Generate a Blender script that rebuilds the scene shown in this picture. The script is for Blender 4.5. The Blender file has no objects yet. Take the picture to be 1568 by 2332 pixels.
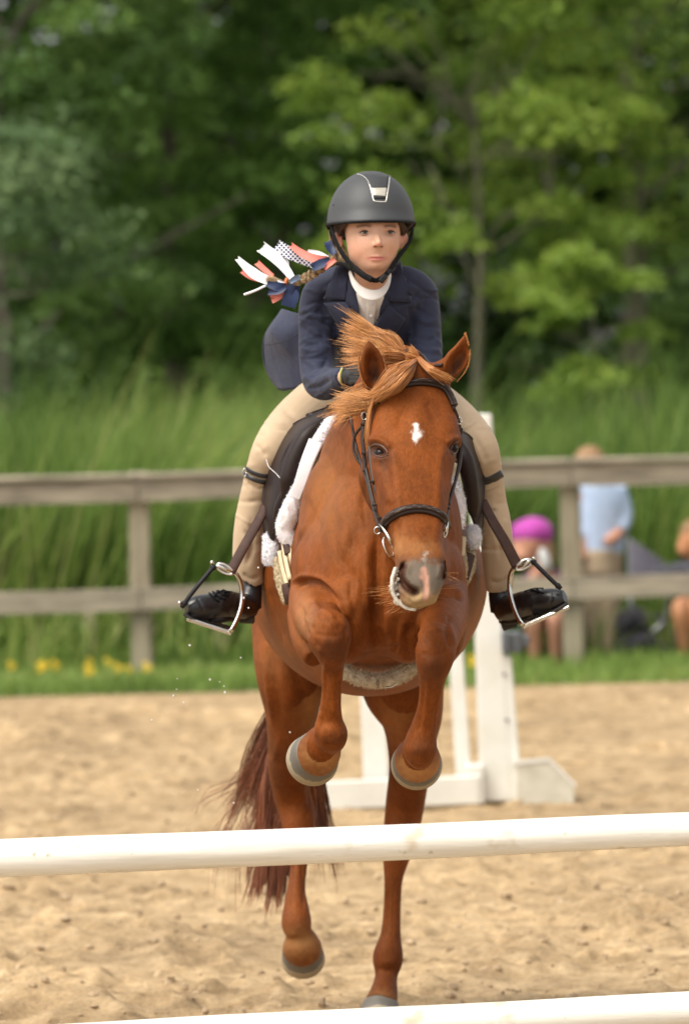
import bpy, math, random
import numpy as np
from mathutils import Vector, Matrix, Euler
from mathutils.bvhtree import BVHTree

random.seed(7)
rng = np.random.default_rng(7)
R = math.radians
scene = bpy.context.scene
col = scene.collection

# ------------------------------------------------------------------ camera
CAM_H = 1.907
F = 10800.0                      # focal length in units of a 1568-wide picture
CX, CY = 784.0, 1166.0
PITCH, ROLL = math.atan(396 / F), R(1.3)
cam_d = bpy.data.cameras.new('camera')
cam = bpy.data.objects.new('camera', cam_d)
col.objects.link(cam)
cam_d.sensor_fit = 'HORIZONTAL'
cam_d.sensor_width = 24.0
cam_d.lens = F / 1568 * 24.0
cam_d.clip_end = 2000
cam_d.clip_start = 0.5
CM = Matrix.Rotation(math.pi / 2 - PITCH, 4, 'X') @ Matrix.Rotation(-ROLL, 4, 'Z')
CM = Matrix.Translation((0, 0, CAM_H)) @ CM
cam.matrix_world = CM
cam_d.dof.use_dof = True
cam_d.dof.focus_distance = 11.38
cam_d.dof.aperture_fstop = 3.8
scene.camera = cam

# ------------------------------------------------------------------ world, sun, exposure
SUN_EL, SUN_AZ = 58.0, -125.0      # azimuth measured from +Y (view direction) towards +X
world = bpy.data.worlds.new('World')
scene.world = world
world.use_nodes = True
wn = world.node_tree
wn.nodes.clear()
sky = wn.nodes.new('ShaderNodeTexSky')
sky.sky_type = 'NISHITA'
sky.sun_disc = False
sky.sun_elevation = R(SUN_EL)
sky.sun_rotation = R(SUN_AZ)
sky.air_density = 1.0
sky.dust_density = 4.0
sky.ozone_density = 1.0
bg = wn.nodes.new('ShaderNodeBackground')
bg.inputs['Strength'].default_value = 0.15
# overcast: the sky colour is drawn towards the grey of thin cloud
hsv = wn.nodes.new('ShaderNodeHueSaturation')
hsv.inputs['Saturation'].default_value = 0.08
wo = wn.nodes.new('ShaderNodeOutputWorld')
wn.links.new(sky.outputs[0], hsv.inputs['Color'])
wn.links.new(hsv.outputs[0], bg.inputs['Color'])
wn.links.new(bg.outputs[0], wo.inputs['Surface'])
sun_d = bpy.data.lights.new('sun', 'SUN')
sun_d.energy = 1.5
sun_d.angle = R(40)
sun_d.color = (1.0, 0.90, 0.72)
sun = bpy.data.objects.new('sun', sun_d)
col.objects.link(sun)
el = R(SUN_EL)
# light comes from upper left, a little behind the photographer
SUNDIR = Vector((math.sin(R(SUN_AZ)) * math.cos(el), math.cos(R(SUN_AZ)) * math.cos(el), math.sin(el)))
sky.sun_rotation = R(SUN_AZ)
sun.rotation_euler = SUNDIR.to_track_quat('Z', 'Y').to_euler()
scene.view_settings.view_transform = 'Standard'
scene.view_settings.look = 'None'
scene.view_settings.exposure = 0.80
scene.view_settings.gamma = 1.0
scene.view_settings.use_curve_mapping = False
scene.render.engine = 'CYCLES'

# ------------------------------------------------------------------ coordinates
CMn = np.array(CM)
CMi = np.linalg.inv(CMn)
def P(px, py, d):
    v = CM @ Vector(((px - CX) / F * d, -(py - CY) / F * d, -d))
    return np.array(v)
def proj(co):
    c = co @ CMi[:3, :3].T + CMi[:3, 3]
    d = -c[:, 2]
    return CX + c[:, 0] / d * F, CY - c[:, 1] / d * F, d
def ground_at(px, py, z=0.0):
    a = np.array(CM.translation); b = P(px, py, 10.0)
    t = (z - a[2]) / (b[2] - a[2])
    return a + (b - a) * t
def mpx(d): return d / F        # metres per pixel at distance d

# ------------------------------------------------------------------ materials
def new_mat(name):
    m = bpy.data.materials.new(name); m.use_nodes = True
    n = m.node_tree; n.nodes.clear()
    out = n.nodes.new('ShaderNodeOutputMaterial')
    b = n.nodes.new('ShaderNodeBsdfPrincipled')
    n.links.new(b.outputs[0], out.inputs[0])
    return m, n, b
def node(n, typ, **kw):
    x = n.nodes.new(typ)
    for k, v in kw.items(): setattr(x, k, v)
    return x
def ramp(n, src, stops):
    r = n.nodes.new('ShaderNodeValToRGB')
    e = r.color_ramp.elements
    while len(e) < len(stops): e.new(0.5)
    for el_, (p, c) in zip(e, stops):
        el_.position = p
        el_.color = (c[0], c[1], c[2], 1) if not isinstance(c, float) else (c, c, c, 1)
    n.links.new(src, r.inputs[0])
    return r
def noise(n, scale, detail=4, rough=0.55, coords=None, stretch=None, dist=0.0):
    x = n.nodes.new('ShaderNodeTexNoise')
    x.inputs['Scale'].default_value = scale
    x.inputs['Detail'].default_value = detail
    x.inputs['Roughness'].default_value = rough
    x.inputs['Distortion'].default_value = dist
    tc = n.nodes.new('ShaderNodeTexCoord')
    src = tc.outputs[coords or 'Object']
    if stretch:
        mp = n.nodes.new('ShaderNodeMapping')
        mp.inputs['Scale'].default_value = stretch
        n.links.new(src, mp.inputs[0]); src = mp.outputs[0]
    n.links.new(src, x.inputs['Vector'])
    return x
def bump(n, b, src, dist=0.01, strength=0.5, chain=None):
    x = n.nodes.new('ShaderNodeBump')
    x.inputs['Distance'].default_value = dist
    x.inputs['Strength'].default_value = strength
    n.links.new(src, x.inputs['Height'])
    if chain is not None: n.links.new(chain, x.inputs['Normal'])
    n.links.new(x.outputs[0], b.inputs['Normal'])
    return x.outputs[0]
def mix(n, fac, a, b_, mode='MIX'):
    x = n.nodes.new('ShaderNodeMix'); x.data_type = 'RGBA'; x.blend_type = mode
    for sock, v in ((x.inputs[0], fac), (x.inputs[6], a), (x.inputs[7], b_)):
        if isinstance(v, (int, float)): sock.default_value = v
        elif isinstance(v, (tuple, list)): sock.default_value = (v[0], v[1], v[2], 1)
        else: n.links.new(v, sock)
    return x.outputs[2]
def simple(name, c1, c2=None, rough=0.6, scale=20, bscale=None, bdist=0.002, bstr=0.4, spec=0.5, metal=0.0,
           stretch=None, sheen=0.0, sss=0.0, coat=0.0, detail=4, trans=0.0):
    m, n, b = new_mat(name)
    c2 = c2 or tuple(v * 0.75 for v in c1)
    nz = noise(n, scale, detail, stretch=stretch)
    r = ramp(n, nz.outputs[0], [(0.3, c2), (0.7, c1)])
    n.links.new(r.outputs[0], b.inputs['Base Color'])
    b.inputs['Roughness'].default_value = rough
    b.inputs['Metallic'].default_value = metal
    b.inputs['Specular IOR Level'].default_value = spec
    if sheen: b.inputs['Sheen Weight'].default_value = sheen; b.inputs['Sheen Roughness'].default_value = 0.4
    if coat: b.inputs['Coat Weight'].default_value = coat
    if sss:
        b.inputs['Subsurface Weight'].default_value = sss
        b.inputs['Subsurface Radius'].default_value = (0.01, 0.004, 0.002)
        b.inputs['Subsurface Scale'].default_value = 1.0
    nb = noise(n, bscale or scale * 4, 5, stretch=stretch)
    bump(n, b, nb.outputs[0], bdist, bstr)
    return m
def attr_mat(name, ramp_stops, attr='tint', rough=0.6, transl=0.0, spec=0.3, fine=None):
    m, n, b = new_mat(name)
    a = node(n, 'ShaderNodeAttribute', attribute_name=attr)
    r = ramp(n, a.outputs['Fac'], ramp_stops)
    colour = r.outputs[0]
    if fine:
        nz = noise(n, fine, 3)
        v = ramp(n, nz.outputs[0], [(0.3, 0.75), (0.7, 1.15)])
        colour = mix(n, 1.0, colour, v.outputs[0], 'MULTIPLY')
    n.links.new(colour, b.inputs['Base Color'])
    b.inputs['Roughness'].default_value = rough
    b.inputs['Specular IOR Level'].default_value = spec
    if transl:
        t = node(n, 'ShaderNodeBsdfTranslucent'); n.links.new(colour, t.inputs[0])
        ms = node(n, 'ShaderNodeMixShader'); ms.inputs[0].default_value = transl
        n.links.new(b.outputs[0], ms.inputs[1]); n.links.new(t.outputs[0], ms.inputs[2])
        n.links.new(ms.outputs[0], [x for x in n.nodes if x.type == 'OUTPUT_MATERIAL'][0].inputs[0])
    return m

# ------------------------------------------------------------------ objects
def tag(o, label=None, cat=None, group=None, kind=None):
    if label: o['label'] = label
    if cat: o['category'] = cat
    if group: o['group'] = group
    if kind: o['kind'] = kind
    return o
def empty(name, loc, label=None, cat=None, group=None):
    o = bpy.data.objects.new(name, None)
    o.location = tuple(loc); o.empty_display_size = 0.1
    col.objects.link(o)
    return tag(o, label, cat, group)
def wloc(o):
    v = Vector((0, 0, 0))
    while o is not None:
        v += Vector(o.location); o = o.parent
    return np.array(v)
def make(name, co, faces, m, parent=None, smooth=True, attrs=None, origin=None):
    """link a mesh given in world coordinates; faces: (n,3)/(n,4) array or list of lists"""
    co = np.asarray(co, dtype=np.float64)
    base = wloc(parent) if parent is not None else np.zeros(3)
    o_loc = np.zeros(3)
    if parent is None and origin is not None: o_loc = np.asarray(origin, float)
    co = co - base - o_loc
    me = bpy.data.meshes.new(name)
    if isinstance(faces, np.ndarray):
        k = faces.shape[1]
        me.vertices.add(len(co)); me.vertices.foreach_set('co', co.ravel())
        me.loops.add(faces.size); me.loops.foreach_set('vertex_index', faces.astype(np.int32).ravel())
        me.polygons.add(len(faces))
        me.polygons.foreach_set('loop_start', np.arange(0, faces.size, k, dtype=np.int32))
        me.update(calc_edges=True)
    else:
        me.from_pydata([tuple(c) for c in co], [], [tuple(f) for f in faces])
    if smooth:
        me.polygons.foreach_set('use_smooth', np.ones(len(me.polygons), dtype=bool))
    if attrs:
        for an, (typ, dom, arr) in attrs.items():
            a = me.attributes.new(an, typ, dom)
            if typ == 'FLOAT': a.data.foreach_set('value', np.asarray(arr, dtype=np.float32))
            else: a.data.foreach_set('color', np.asarray(arr, dtype=np.float32).ravel())
    mats = m if isinstance(m, (list, tuple)) else [m]
    for mm in mats: me.materials.append(mm)
    me.validate(); me.update()
    o = bpy.data.objects.new(name, me)
    o.location = tuple(o_loc)
    col.objects.link(o)
    if parent is not None: o.parent = parent
    return o
class MB:
    """collects pieces of one mesh"""
    def __init__(s): s.v = []; s.f = []; s.n = 0
    def add(s, v, f):
        v = np.asarray(v, float)
        s.v.append(v); s.f += [tuple(int(i) + s.n for i in q) for q in f]; s.n += len(v)
        return s
    def co(s): return np.vstack(s.v)
    def build(s, name, m, parent=None, smooth=True, **k):
        return make(name, s.co(), s.f, m, parent, smooth, **k)
def nrm(v):
    v = np.asarray(v, float); return v / (np.linalg.norm(v, axis=-1, keepdims=True) + 1e-12)
def catmull(pts, n):
    pts = np.asarray(pts, float)
    if len(pts) < 3:
        t = np.linspace(0, 1, n)[:, None]; return pts[0] * (1 - t) + pts[-1] * t
    p = np.vstack([2 * pts[0] - pts[1], pts, 2 * pts[-1] - pts[-2]])
    out = []
    for t in np.linspace(0, len(pts) - 1, n):
        i = min(int(t), len(pts) - 2); u = t - i
        a, b, c, d = p[i], p[i + 1], p[i + 2], p[i + 3]
        out.append(0.5 * ((2 * b) + (c - a) * u + (2 * a - 5 * b + 4 * c - d) * u * u + (3 * b - a - 3 * c + d) * u ** 3))
    return np.array(out)
def tube_vf(pts, rad, seg=12, lateral=None, rad2=None, caps=True):
    """swept tube; lateral fixes the first axis of the section, rad2 the radius along the second"""
    pts = np.asarray(pts, float); n = len(pts)
    rad = np.broadcast_to(np.asarray(rad, float), (n,)); rad2 = rad if rad2 is None else np.broadcast_to(np.asarray(rad2, float), (n,))
    tan = nrm(np.gradient(pts, axis=0))
    if lateral is None:
        u = np.cross(tan[0], [0, 0, 1.0])
        if np.linalg.norm(u) < 0.2: u = np.cross(tan[0], [0, 1.0, 0])
        us = []
        for t in tan:
            u = u - t * np.dot(u, t); u = nrm(u); us.append(u)
        us = np.array(us)
    else:
        la = np.broadcast_to(np.asarray(lateral, float), (n, 3))
        us = nrm(la - tan * np.sum(la * tan, axis=1, keepdims=True))
    vs = np.cross(tan, us)
    a = np.linspace(0, 2 * np.pi, seg, endpoint=False)
    ring = pts[:, None, :] + us[:, None, :] * (np.cos(a)[None, :, None] * rad[:, None, None]) + vs[:, None, :] * (np.sin(a)[None, :, None] * rad2[:, None, None])
    v = ring.reshape(-1, 3)
    f = []
    for i in range(n - 1):
        for j in range(seg):
            k = (j + 1) % seg
            f.append((i * seg + j, i * seg + k, (i + 1) * seg + k, (i + 1) * seg + j))
    if caps:
        f.append(tuple(range(seg - 1, -1, -1))); f.append(tuple((n - 1) * seg + j for j in range(seg)))
    return v, f
def ball_vf(c, r, seg=16, rings=10, rot=None):
    c = np.asarray(c, float); r = np.broadcast_to(np.asarray(r, float), (3,))
    v = [[0, 0, 1.0]]; f = []
    for i in range(1, rings):
        t = math.pi * i / rings
        for j in range(seg):
            a = 2 * math.pi * j / seg
            v.append([math.sin(t) * math.cos(a), math.sin(t) * math.sin(a), math.cos(t)])
    v.append([0, 0, -1.0]); v = np.array(v) * r
    if rot is not None: v = v @ np.array(rot).T
    for j in range(seg):
        f.append((0, 1 + j, 1 + (j + 1) % seg))
        f.append((len(v) - 1, 1 + (rings - 2) * seg + (j + 1) % seg, 1 + (rings - 2) * seg + j))
    for i in range(rings - 2):
        for j in range(seg):
            a = 1 + i * seg + j; b = 1 + i * seg + (j + 1) % seg
            f.append((a, a + seg, b + seg, b))
    return v + c, f
def box_vf(c, s, rot=None, bev=0.0):
    c = np.asarray(c, float); h = np.asarray(s, float) / 2
    if bev <= 0:
        v = np.array([[x, y, z] for x in (-1, 1) for y in (-1, 1) for z in (-1, 1)], float) * h
        f = [(0, 1, 3, 2), (4, 6, 7, 5), (0, 4, 5, 1), (2, 3, 7, 6), (0, 2, 6, 4), (1, 5, 7, 3)]
    else:
        v = []; idx = {}
        for x in (-1, 1):
            for y in (-1, 1):
                for z in (-1, 1):
                    for ax in range(3):
                        p = np.array([x, y, z], float) * (h - bev); p[ax] = (x, y, z)[ax] * h[ax]
                        idx[(x, y, z, ax)] = len(v); v.append(p)
        v = np.array(v); f = []
        for ax in range(3):
            o1, o2 = [a for a in range(3) if a != ax]
            for s_ in (-1, 1):
                q = []
                for a_, b_ in ((-1, -1), (1, -1), (1, 1), (-1, 1)):
                    k = [0, 0, 0]; k[ax] = s_; k[o1] = a_; k[o2] = b_
                    q.append(idx[(k[0], k[1], k[2], ax)])
                f.append(tuple(q))
        for ax in range(3):
            o1, o2 = [a for a in range(3) if a != ax]
            for a_ in (-1, 1):
                for b_ in (-1, 1):
                    q = []
                    for s_ in (-1, 1):
                        k = [0, 0, 0]; k[ax] = s_; k[o1] = a_; k[o2] = b_
                        q.append((idx[(*k, o1)], idx[(*k, o2)]))
                    f.append((q[0][0], q[0][1], q[1][1], q[1][0]))
        for x in (-1, 1):
            for y in (-1, 1):
                for z in (-1, 1):
                    f.append((idx[(x, y, z, 0)], idx[(x, y, z, 1)], idx[(x, y, z, 2)]))
    if rot is not None: v = v @ np.array(rot).T
    return v + c, f
def fix_normals(o):
    import bmesh
    bm = bmesh.new(); bm.from_mesh(o.data); bmesh.ops.recalc_face_normals(bm, faces=bm.faces); bm.to_mesh(o.data); bm.free()
    return o
def remesh(mb, voxel, smooth=4, factor=0.5):
    o = make('tmp', mb.co(), mb.f, [], smooth=False)
    fix_normals(o)
    md = o.modifiers.new('r', 'REMESH'); md.mode = 'VOXEL'; md.voxel_size = voxel
    if smooth:
        s = o.modifiers.new('s', 'SMOOTH'); s.iterations = smooth; s.factor = factor
    dg = bpy.context.evaluated_depsgraph_get(); dg.update()
    e = o.evaluated_get(dg); me = e.to_mesh()
    co = np.empty(len(me.vertices) * 3); me.vertices.foreach_get('co', co)
    k = np.empty(len(me.loops), dtype=np.int32); me.loops.foreach_get('vertex_index', k)
    tot = np.empty(len(me.polygons), dtype=np.int32); me.polygons.foreach_get('loop_total', tot)
    assert (tot == 4).all(), 'non quad'
    e.to_mesh_clear()
    m = o.data; bpy.data.objects.remove(o); bpy.data.meshes.remove(m)
    return co.reshape(-1, 3), k.reshape(-1, 4)
def vnormals(co, f):
    n = np.zeros_like(co)
    a, b, c, d = (co[f[:, i]] for i in range(4))
    fn = np.cross(c - a, d - b)
    for i in range(4): np.add.at(n, f[:, i], fn)
    return nrm(n)
def smooth_np(co, f, it=1, mask=None):
    cnt = np.zeros(len(co)); 
    for i in range(4): np.add.at(cnt, f[:, i], 2)
    for _ in range(it):
        s = np.zeros_like(co)
        for i in range(4):
            np.add.at(s, f[:, i], co[f[:, (i + 1) % 4]] + co[f[:, (i + 3) % 4]])
        avg = s / cnt[:, None]
        w = 0.5 if mask is None else 0.5 * mask[:, None]
        co = co + (avg - co) * w
    return co
CAMP = np.array(CM.translation)
class Clay:
    """sculpting tools that work on the visible side of a remeshed solid"""
    def __init__(s, mb, voxel, smooth=4): s.co, s.f = remesh(mb, voxel, smooth); s.refresh()
    def refresh(s):
        s.n = vnormals(s.co, s.f); s.px, s.py, s.d = proj(s.co)
        v = nrm(CAMP - s.co); s.front = np.clip(np.sum(v * s.n, axis=1) * 3 + 0.3, 0, 1)
    def w(s, px, py, rx, ry=None, ang=0, d0=None, d1=None, front=True):
        ry = ry or rx
        x, y = s.px - px, s.py - py; c, sn = math.cos(R(ang)), math.sin(R(ang))
        u, v = x * c + y * sn, -x * sn + y * c
        g = np.exp(-(u / rx) ** 2 - (v / ry) ** 2)
        if d0 is not None: g = g * (s.d > d0)
        if d1 is not None: g = g * (s.d < d1)
        return g * s.front if front else g
    def g(s, px, py, rx, ry, amp, ang=0, d0=None, d1=None):
        s.co = s.co + s.n * (s.w(px, py, rx, ry, ang, d0, d1) * amp)[:, None]
    def lw(s, pts, wid, d0=None, d1=None, taper=True):
        pts = catmull(np.array(pts, float), max(12, 5 * len(pts))); best = np.full(len(s.co), 1e9); bt = np.zeros(len(s.co))
        sel = (s.px > pts[:, 0].min() - 4 * wid) & (s.px < pts[:, 0].max() + 4 * wid) & (s.py > pts[:, 1].min() - 4 * wid) & (s.py < pts[:, 1].max() + 4 * wid)
        X = np.stack([s.px[sel], s.py[sel]], 1); bb = best[sel]; tt = bt[sel]
        for i in range(len(pts) - 1):
            a, b = pts[i], pts[i + 1]; ab = b - a; L = ab @ ab + 1e-9
            t = np.clip(((X - a) @ ab) / L, 0, 1); dd = np.sum((X - a - t[:, None] * ab) ** 2, 1)
            k = dd < bb; bb[k] = dd[k]; tt[k] = (i + t[k]) / (len(pts) - 1)
        best[sel] = bb; bt[sel] = tt
        g = np.exp(-best / wid ** 2)
        if taper: g = g * np.clip(np.minimum(bt, 1 - bt) * 6 + 0.05, 0, 1)
        if d0 is not None: g = g * (s.d > d0)
        if d1 is not None: g = g * (s.d < d1)
        return g * s.front
    def line(s, pts, wid, amp, d0=None, d1=None, taper=True):
        s.co = s.co + s.n * (s.lw(pts, wid, d0, d1, taper) * amp)[:, None]
    def bvh(s): return BVHTree.FromPolygons([Vector(c) for c in s.co], s.f.tolist())
def merge_bvh(*cl):
    v = []; f = []; n = 0
    for c in cl:
        v += [Vector(x) for x in c.co]; f += (c.f + n).tolist(); n += len(c.co)
    return BVHTree.FromPolygons(v, f)
def ray(b, px, py):
    d = Vector(P(px, py, 10) - CAMP).normalized()
    h = b.ray_cast(Vector(CAMP), d)
    return h
def snap(b, pt, off=0.0):
    q, n, i, d = b.find_nearest(Vector(pt))
    if (Vector(pt) - q).dot(n) < 0 and d > 0.03: pass
    return np.array(q) + np.array(n) * off, np.array(n)
def surf(b, px, py, dguess, off=0.0):
    """point on the surface seen at px,py; near the outline the nearest one to P(px,py,dguess)"""
    h = ray(b, px, py)
    if h[0] is not None and abs(h[3] - dguess) < 0.5: return np.array(h[0]) + np.array(h[1]) * off, np.array(h[1])
    return snap(b, P(px, py, dguess), off)
def strap_vf(pts, nor, width, thick, closed=False, n=None, round_=False):
    """flat band through pts lying with its face along nor"""
    pts = np.asarray(pts, float); nor = nrm(nor)
    if n: 
        nor = nrm(catmull(nor, n)); w_ = catmull(np.c_[np.broadcast_to(width, (len(pts),)), np.zeros(len(pts))], n)[:, 0]; pts = catmull(pts, n); width = w_
    m = len(pts); width = np.broadcast_to(np.asarray(width, float), (m,)); tan = nrm(np.gradient(pts, axis=0))
    side = nrm(np.cross(tan, nor)); up = np.cross(side, tan)
    prof = [(-.5, -.5), (-.5, .2), (-.42, .5), (-.15, .62), (.15, .62), (.42, .5), (.5, .2), (.5, -.5)]
    v = np.concatenate([(pts + side * (a * width)[:, None] + up * (b * thick))[:, None, :] for a, b in prof], axis=1).reshape(-1, 3)
    k = len(prof); f = []
    for i in range(m if closed else m - 1):
        for j in range(k):
            j2 = (j + 1) % k; i2 = (i + 1) % m
            f.append((i * k + j, i * k + j2, i2 * k + j2, i2 * k + j))
    if not closed: f.append(tuple(range(k))); f.append(tuple((m - 1) * k + j for j in range(k))[::-1])
    return v, f
def hair_np(guides, count, seg, r0, r1, jit, rs, spread=1.0, len_var=0.15, wave=0.0, clumps=0, cj=1.0):
    """tapered three sided hairs interpolated between guide curves (k,m,3)"""
    G = np.array([catmull(g, seg) for g in guides]); K = len(G)
    u = rs.random(count) * (K - 1)
    if clumps:
        cl = rs.integers(0, clumps, count); cu = rs.random(clumps) * (K - 1); u = np.clip(cu[cl] + rs.normal(size=count) * .06 * max(K - 1, 1), 0, K - 1.001)
    i = np.minimum(u.astype(int), max(K - 2, 0)); t = (u - i)[:, None, None]
    C = G[i] * (1 - t) + (G[i + 1] if K > 1 else G[i]) * t
    s = np.linspace(0, 1, seg)[None, :, None]
    off = rs.normal(size=(count, 1, 3)) * jit; off2 = rs.normal(size=(count, 1, 3)) * jit
    C = C + off * (0.35 + 0 * s) + off2 * s ** 1.5 * spread
    if wave: C = C + rs.normal(size=(count, 1, 3)) * wave * np.sin(s * math.pi * (1.5 + rs.random((count, 1, 1))) + rs.random((count, 1, 1)) * 6) * s
    L = 1 - rs.random((count, 1, 1)) * len_var
    if clumps:
        C = C + (rs.normal(size=(clumps, 1, 3)) * jit * 2.0 * cj)[cl] * s ** 1.3 + (rs.normal(size=(clumps, 1, 3)) * jit * cj)[cl] * np.sin(s * 5.5)
        # hairs of a lock draw together towards its tip
        for q in range(clumps):
            k_ = cl == q
            if k_.sum() > 1: C[k_] += (C[k_].mean(0, keepdims=True) - C[k_]) * (.55 * s ** .8)
        L = L * (1 - rs.random((clumps, 1, 1))[cl] * len_var * 1.1)
    idx = (np.linspace(0, 1, seg)[None, :] * L[:, :, 0]) * (seg - 1)
    i0 = np.floor(idx).astype(int); i1 = np.minimum(i0 + 1, seg - 1); fr = (idx - i0)[..., None]
    ar = np.arange(count)[:, None]
    C = C[ar, i0] * (1 - fr) + C[ar, i1] * fr
    tan = nrm(np.gradient(C, axis=1)); ref = nrm(rs.normal(size=(count, 1, 3)))
    a = nrm(np.cross(tan, ref)); b = np.cross(tan, a)
    rad = (r0 + (r1 - r0) * np.linspace(0, 1, seg) ** 1.5)[None, :, None] * (0.7 + 0.6 * rs.random((count, 1, 1)))
    rings = []
    for k in range(3):
        an = 2 * math.pi * k / 3
        rings.append(C + a * math.cos(an) * rad + b * math.sin(an) * rad)
    V = np.stack(rings, axis=2).reshape(-1, 3)
    base = (np.arange(count) * seg * 3)[:, None, None] + (np.arange(seg - 1) * 3)[None, :, None]
    Fq = []
    for k in range(3):
        k2 = (k + 1) % 3
        q = np.stack([base + k, base + k2, base + 3 + k2, base + 3 + k], axis=-1).reshape(-1, 4); Fq.append(q)
    tint = np.repeat(rs.random(count), seg * 3)
    along = np.tile(np.repeat(np.linspace(0, 1, seg), 3), count)
    return V, np.vstack(Fq), tint, along
def hair_obj(name, parts, m, parent=None):
    V = []; Fq = []; T = []; A = []; n = 0
    for v, f, t, a in parts: V.append(v); Fq.append(f + n); T.append(t); A.append(a); n += len(v)
    return make(name, np.vstack(V), np.vstack(Fq), m, parent, attrs={'tint': ('FLOAT', 'POINT', np.concatenate(T)), 'along': ('FLOAT', 'POINT', np.concatenate(A))})

# ================================================================== SETTING
# value noise for relief
def vnoise(x, y, freq, seed):
    rs = np.random.default_rng(seed); T = rs.random((257, 257))
    X, Y = x * freq, y * freq
    i, j = np.floor(X).astype(int), np.floor(Y).astype(int); u, v = X - i, Y - j
    u = u * u * (3 - 2 * u); v = v * v * (3 - 2 * v)
    a = T[i % 257, j % 257]; b = T[(i + 1) % 257, j % 257]; c = T[i % 257, (j + 1) % 257]; d = T[(i + 1) % 257, (j + 1) % 257]
    return (a * (1 - u) + b * u) * (1 - v) + (c * (1 - u) + d * u) * v
def grid_mesh(name, x0, x1, y0, y1, nx, ny, hf, m, kind='structure'):
    xs, ys = np.linspace(x0, x1, nx), np.linspace(y0, y1, ny); X, Y = np.meshgrid(xs, ys)
    Z = hf(X, Y); V = np.stack([X, Y, Z], -1).reshape(-1, 3)
    i = np.arange(ny - 1)[:, None] * nx + np.arange(nx - 1)[None, :]
    Fq = np.stack([i, i + 1, i + 1 + nx, i + nx], -1).reshape(-1, 4)
    o = make(name, V, Fq, m); tag(o, kind=kind); return o

# materials of the setting
def sand_material():
    m, n, b = new_mat('arena_sand')
    n1 = noise(n, 1.3, 5, 0.6); n2 = noise(n, 9, 6, 0.65); n3 = noise(n, 60, 4, 0.7)
    c = ramp(n, n2.outputs[0], [(0.28, (0.22, 0.152, 0.085)), (0.5, (0.41, 0.295, 0.170)), (0.72, (0.55, 0.415, 0.255))])
    c2 = ramp(n, n1.outputs[0], [(0.3, (0.70, 0.68, 0.66)), (0.7, (1.12, 1.10, 1.06))])
    c3 = ramp(n, n3.outputs[0], [(0.3, 0.72), (0.7, 1.15)])
    k = mix(n, 1.0, c.outputs[0], c2.outputs[0], 'MULTIPLY'); k = mix(n, 1.0, k, c3.outputs[0], 'MULTIPLY')
    n.links.new(k, b.inputs['Base Color']); b.inputs['Roughness'].default_value = 0.95; b.inputs['Specular IOR Level'].default_value = 0.15
    ch = bump(n, b, n2.outputs[0], 0.02, 0.6); bump(n, b, n3.outputs[0], 0.006, 0.8, ch)
    return m
M_SAND = sand_material()
M_FIELD = simple('meadow_soil', (0.07, 0.12, 0.03), (0.03, 0.06, 0.015), rough=0.95, scale=3, bdist=0.05)
def ground_h(X, Y):
    near = np.clip((25.6 - Y) / 1.0, 0, 1)
    h = (vnoise(X + 50, Y + 50, 1.1, 1) - .5) * 0.045 + (vnoise(X + 50, Y * 0.8 + 50, 4.0, 2) - .5) * 0.028
    a = vnoise(X + 50, Y + 50, 9.0, 3); b = vnoise(X + 50, Y + 50, 22.0, 4); c = vnoise(X + 50, Y + 50, 45.0, 5)
    patch = np.clip(vnoise(X + 50, Y + 50, 1.7, 6) * 2.2 - 0.6, 0, 1)
    h += np.clip(a - 0.5, 0, 1) * 0.075 * patch + (b - .5) * 0.022 * (0.35 + patch) + (c - 0.5) * 0.009
    # hoof prints: shallow bowls with a raised rim
    rs = np.random.default_rng(3)
    for _ in range(150):
        cx, cy = rs.uniform(-2.4, 2.4), rs.uniform(9.5, 25); r = rs.uniform(.05, .085); s_ = (abs(X - cx) < .3) & (abs(Y - cy) < .3)
        if not s_.any(): continue
        q = np.hypot(X[s_] - cx, Y[s_] - cy) / r
        h[s_] += -0.03 * np.exp(-q ** 2 * 1.2) + 0.018 * np.exp(-((q - 1.5) / .45) ** 2)
    return h * near - 0.018 * near
def sheet(name, x0, x1, y0, y1, z, m, hole=None):
    xs = [x0, x1]; ys = [y0, y1]
    if hole: xs = [x0, hole[0], hole[1], x1]; ys = [y0, hole[2], hole[3], y1]
    v = [(x, y, z) for y in ys for x in xs]; nx = len(xs); f = []
    for j in range(len(ys) - 1):
        for i in range(nx - 1):
            if hole and i == 1 and j == 1: continue
            a = j * nx + i; f.append((a, a + 1, a + 1 + nx, a + nx))
    return tag(make(name, v, f, m, smooth=False), kind='structure')
sheet('ground', -60, 60, -10, 25.7, -0.012, M_SAND, hole=(-2.6, 2.6, 9.0, 25.7))
grid_mesh('sand', -2.6, 2.6, 9.0, 25.72, 300, 1000, ground_h, M_SAND)
sheet('meadow', -400, 400, 25.7, 900, -0.006, M_FIELD)

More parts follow.
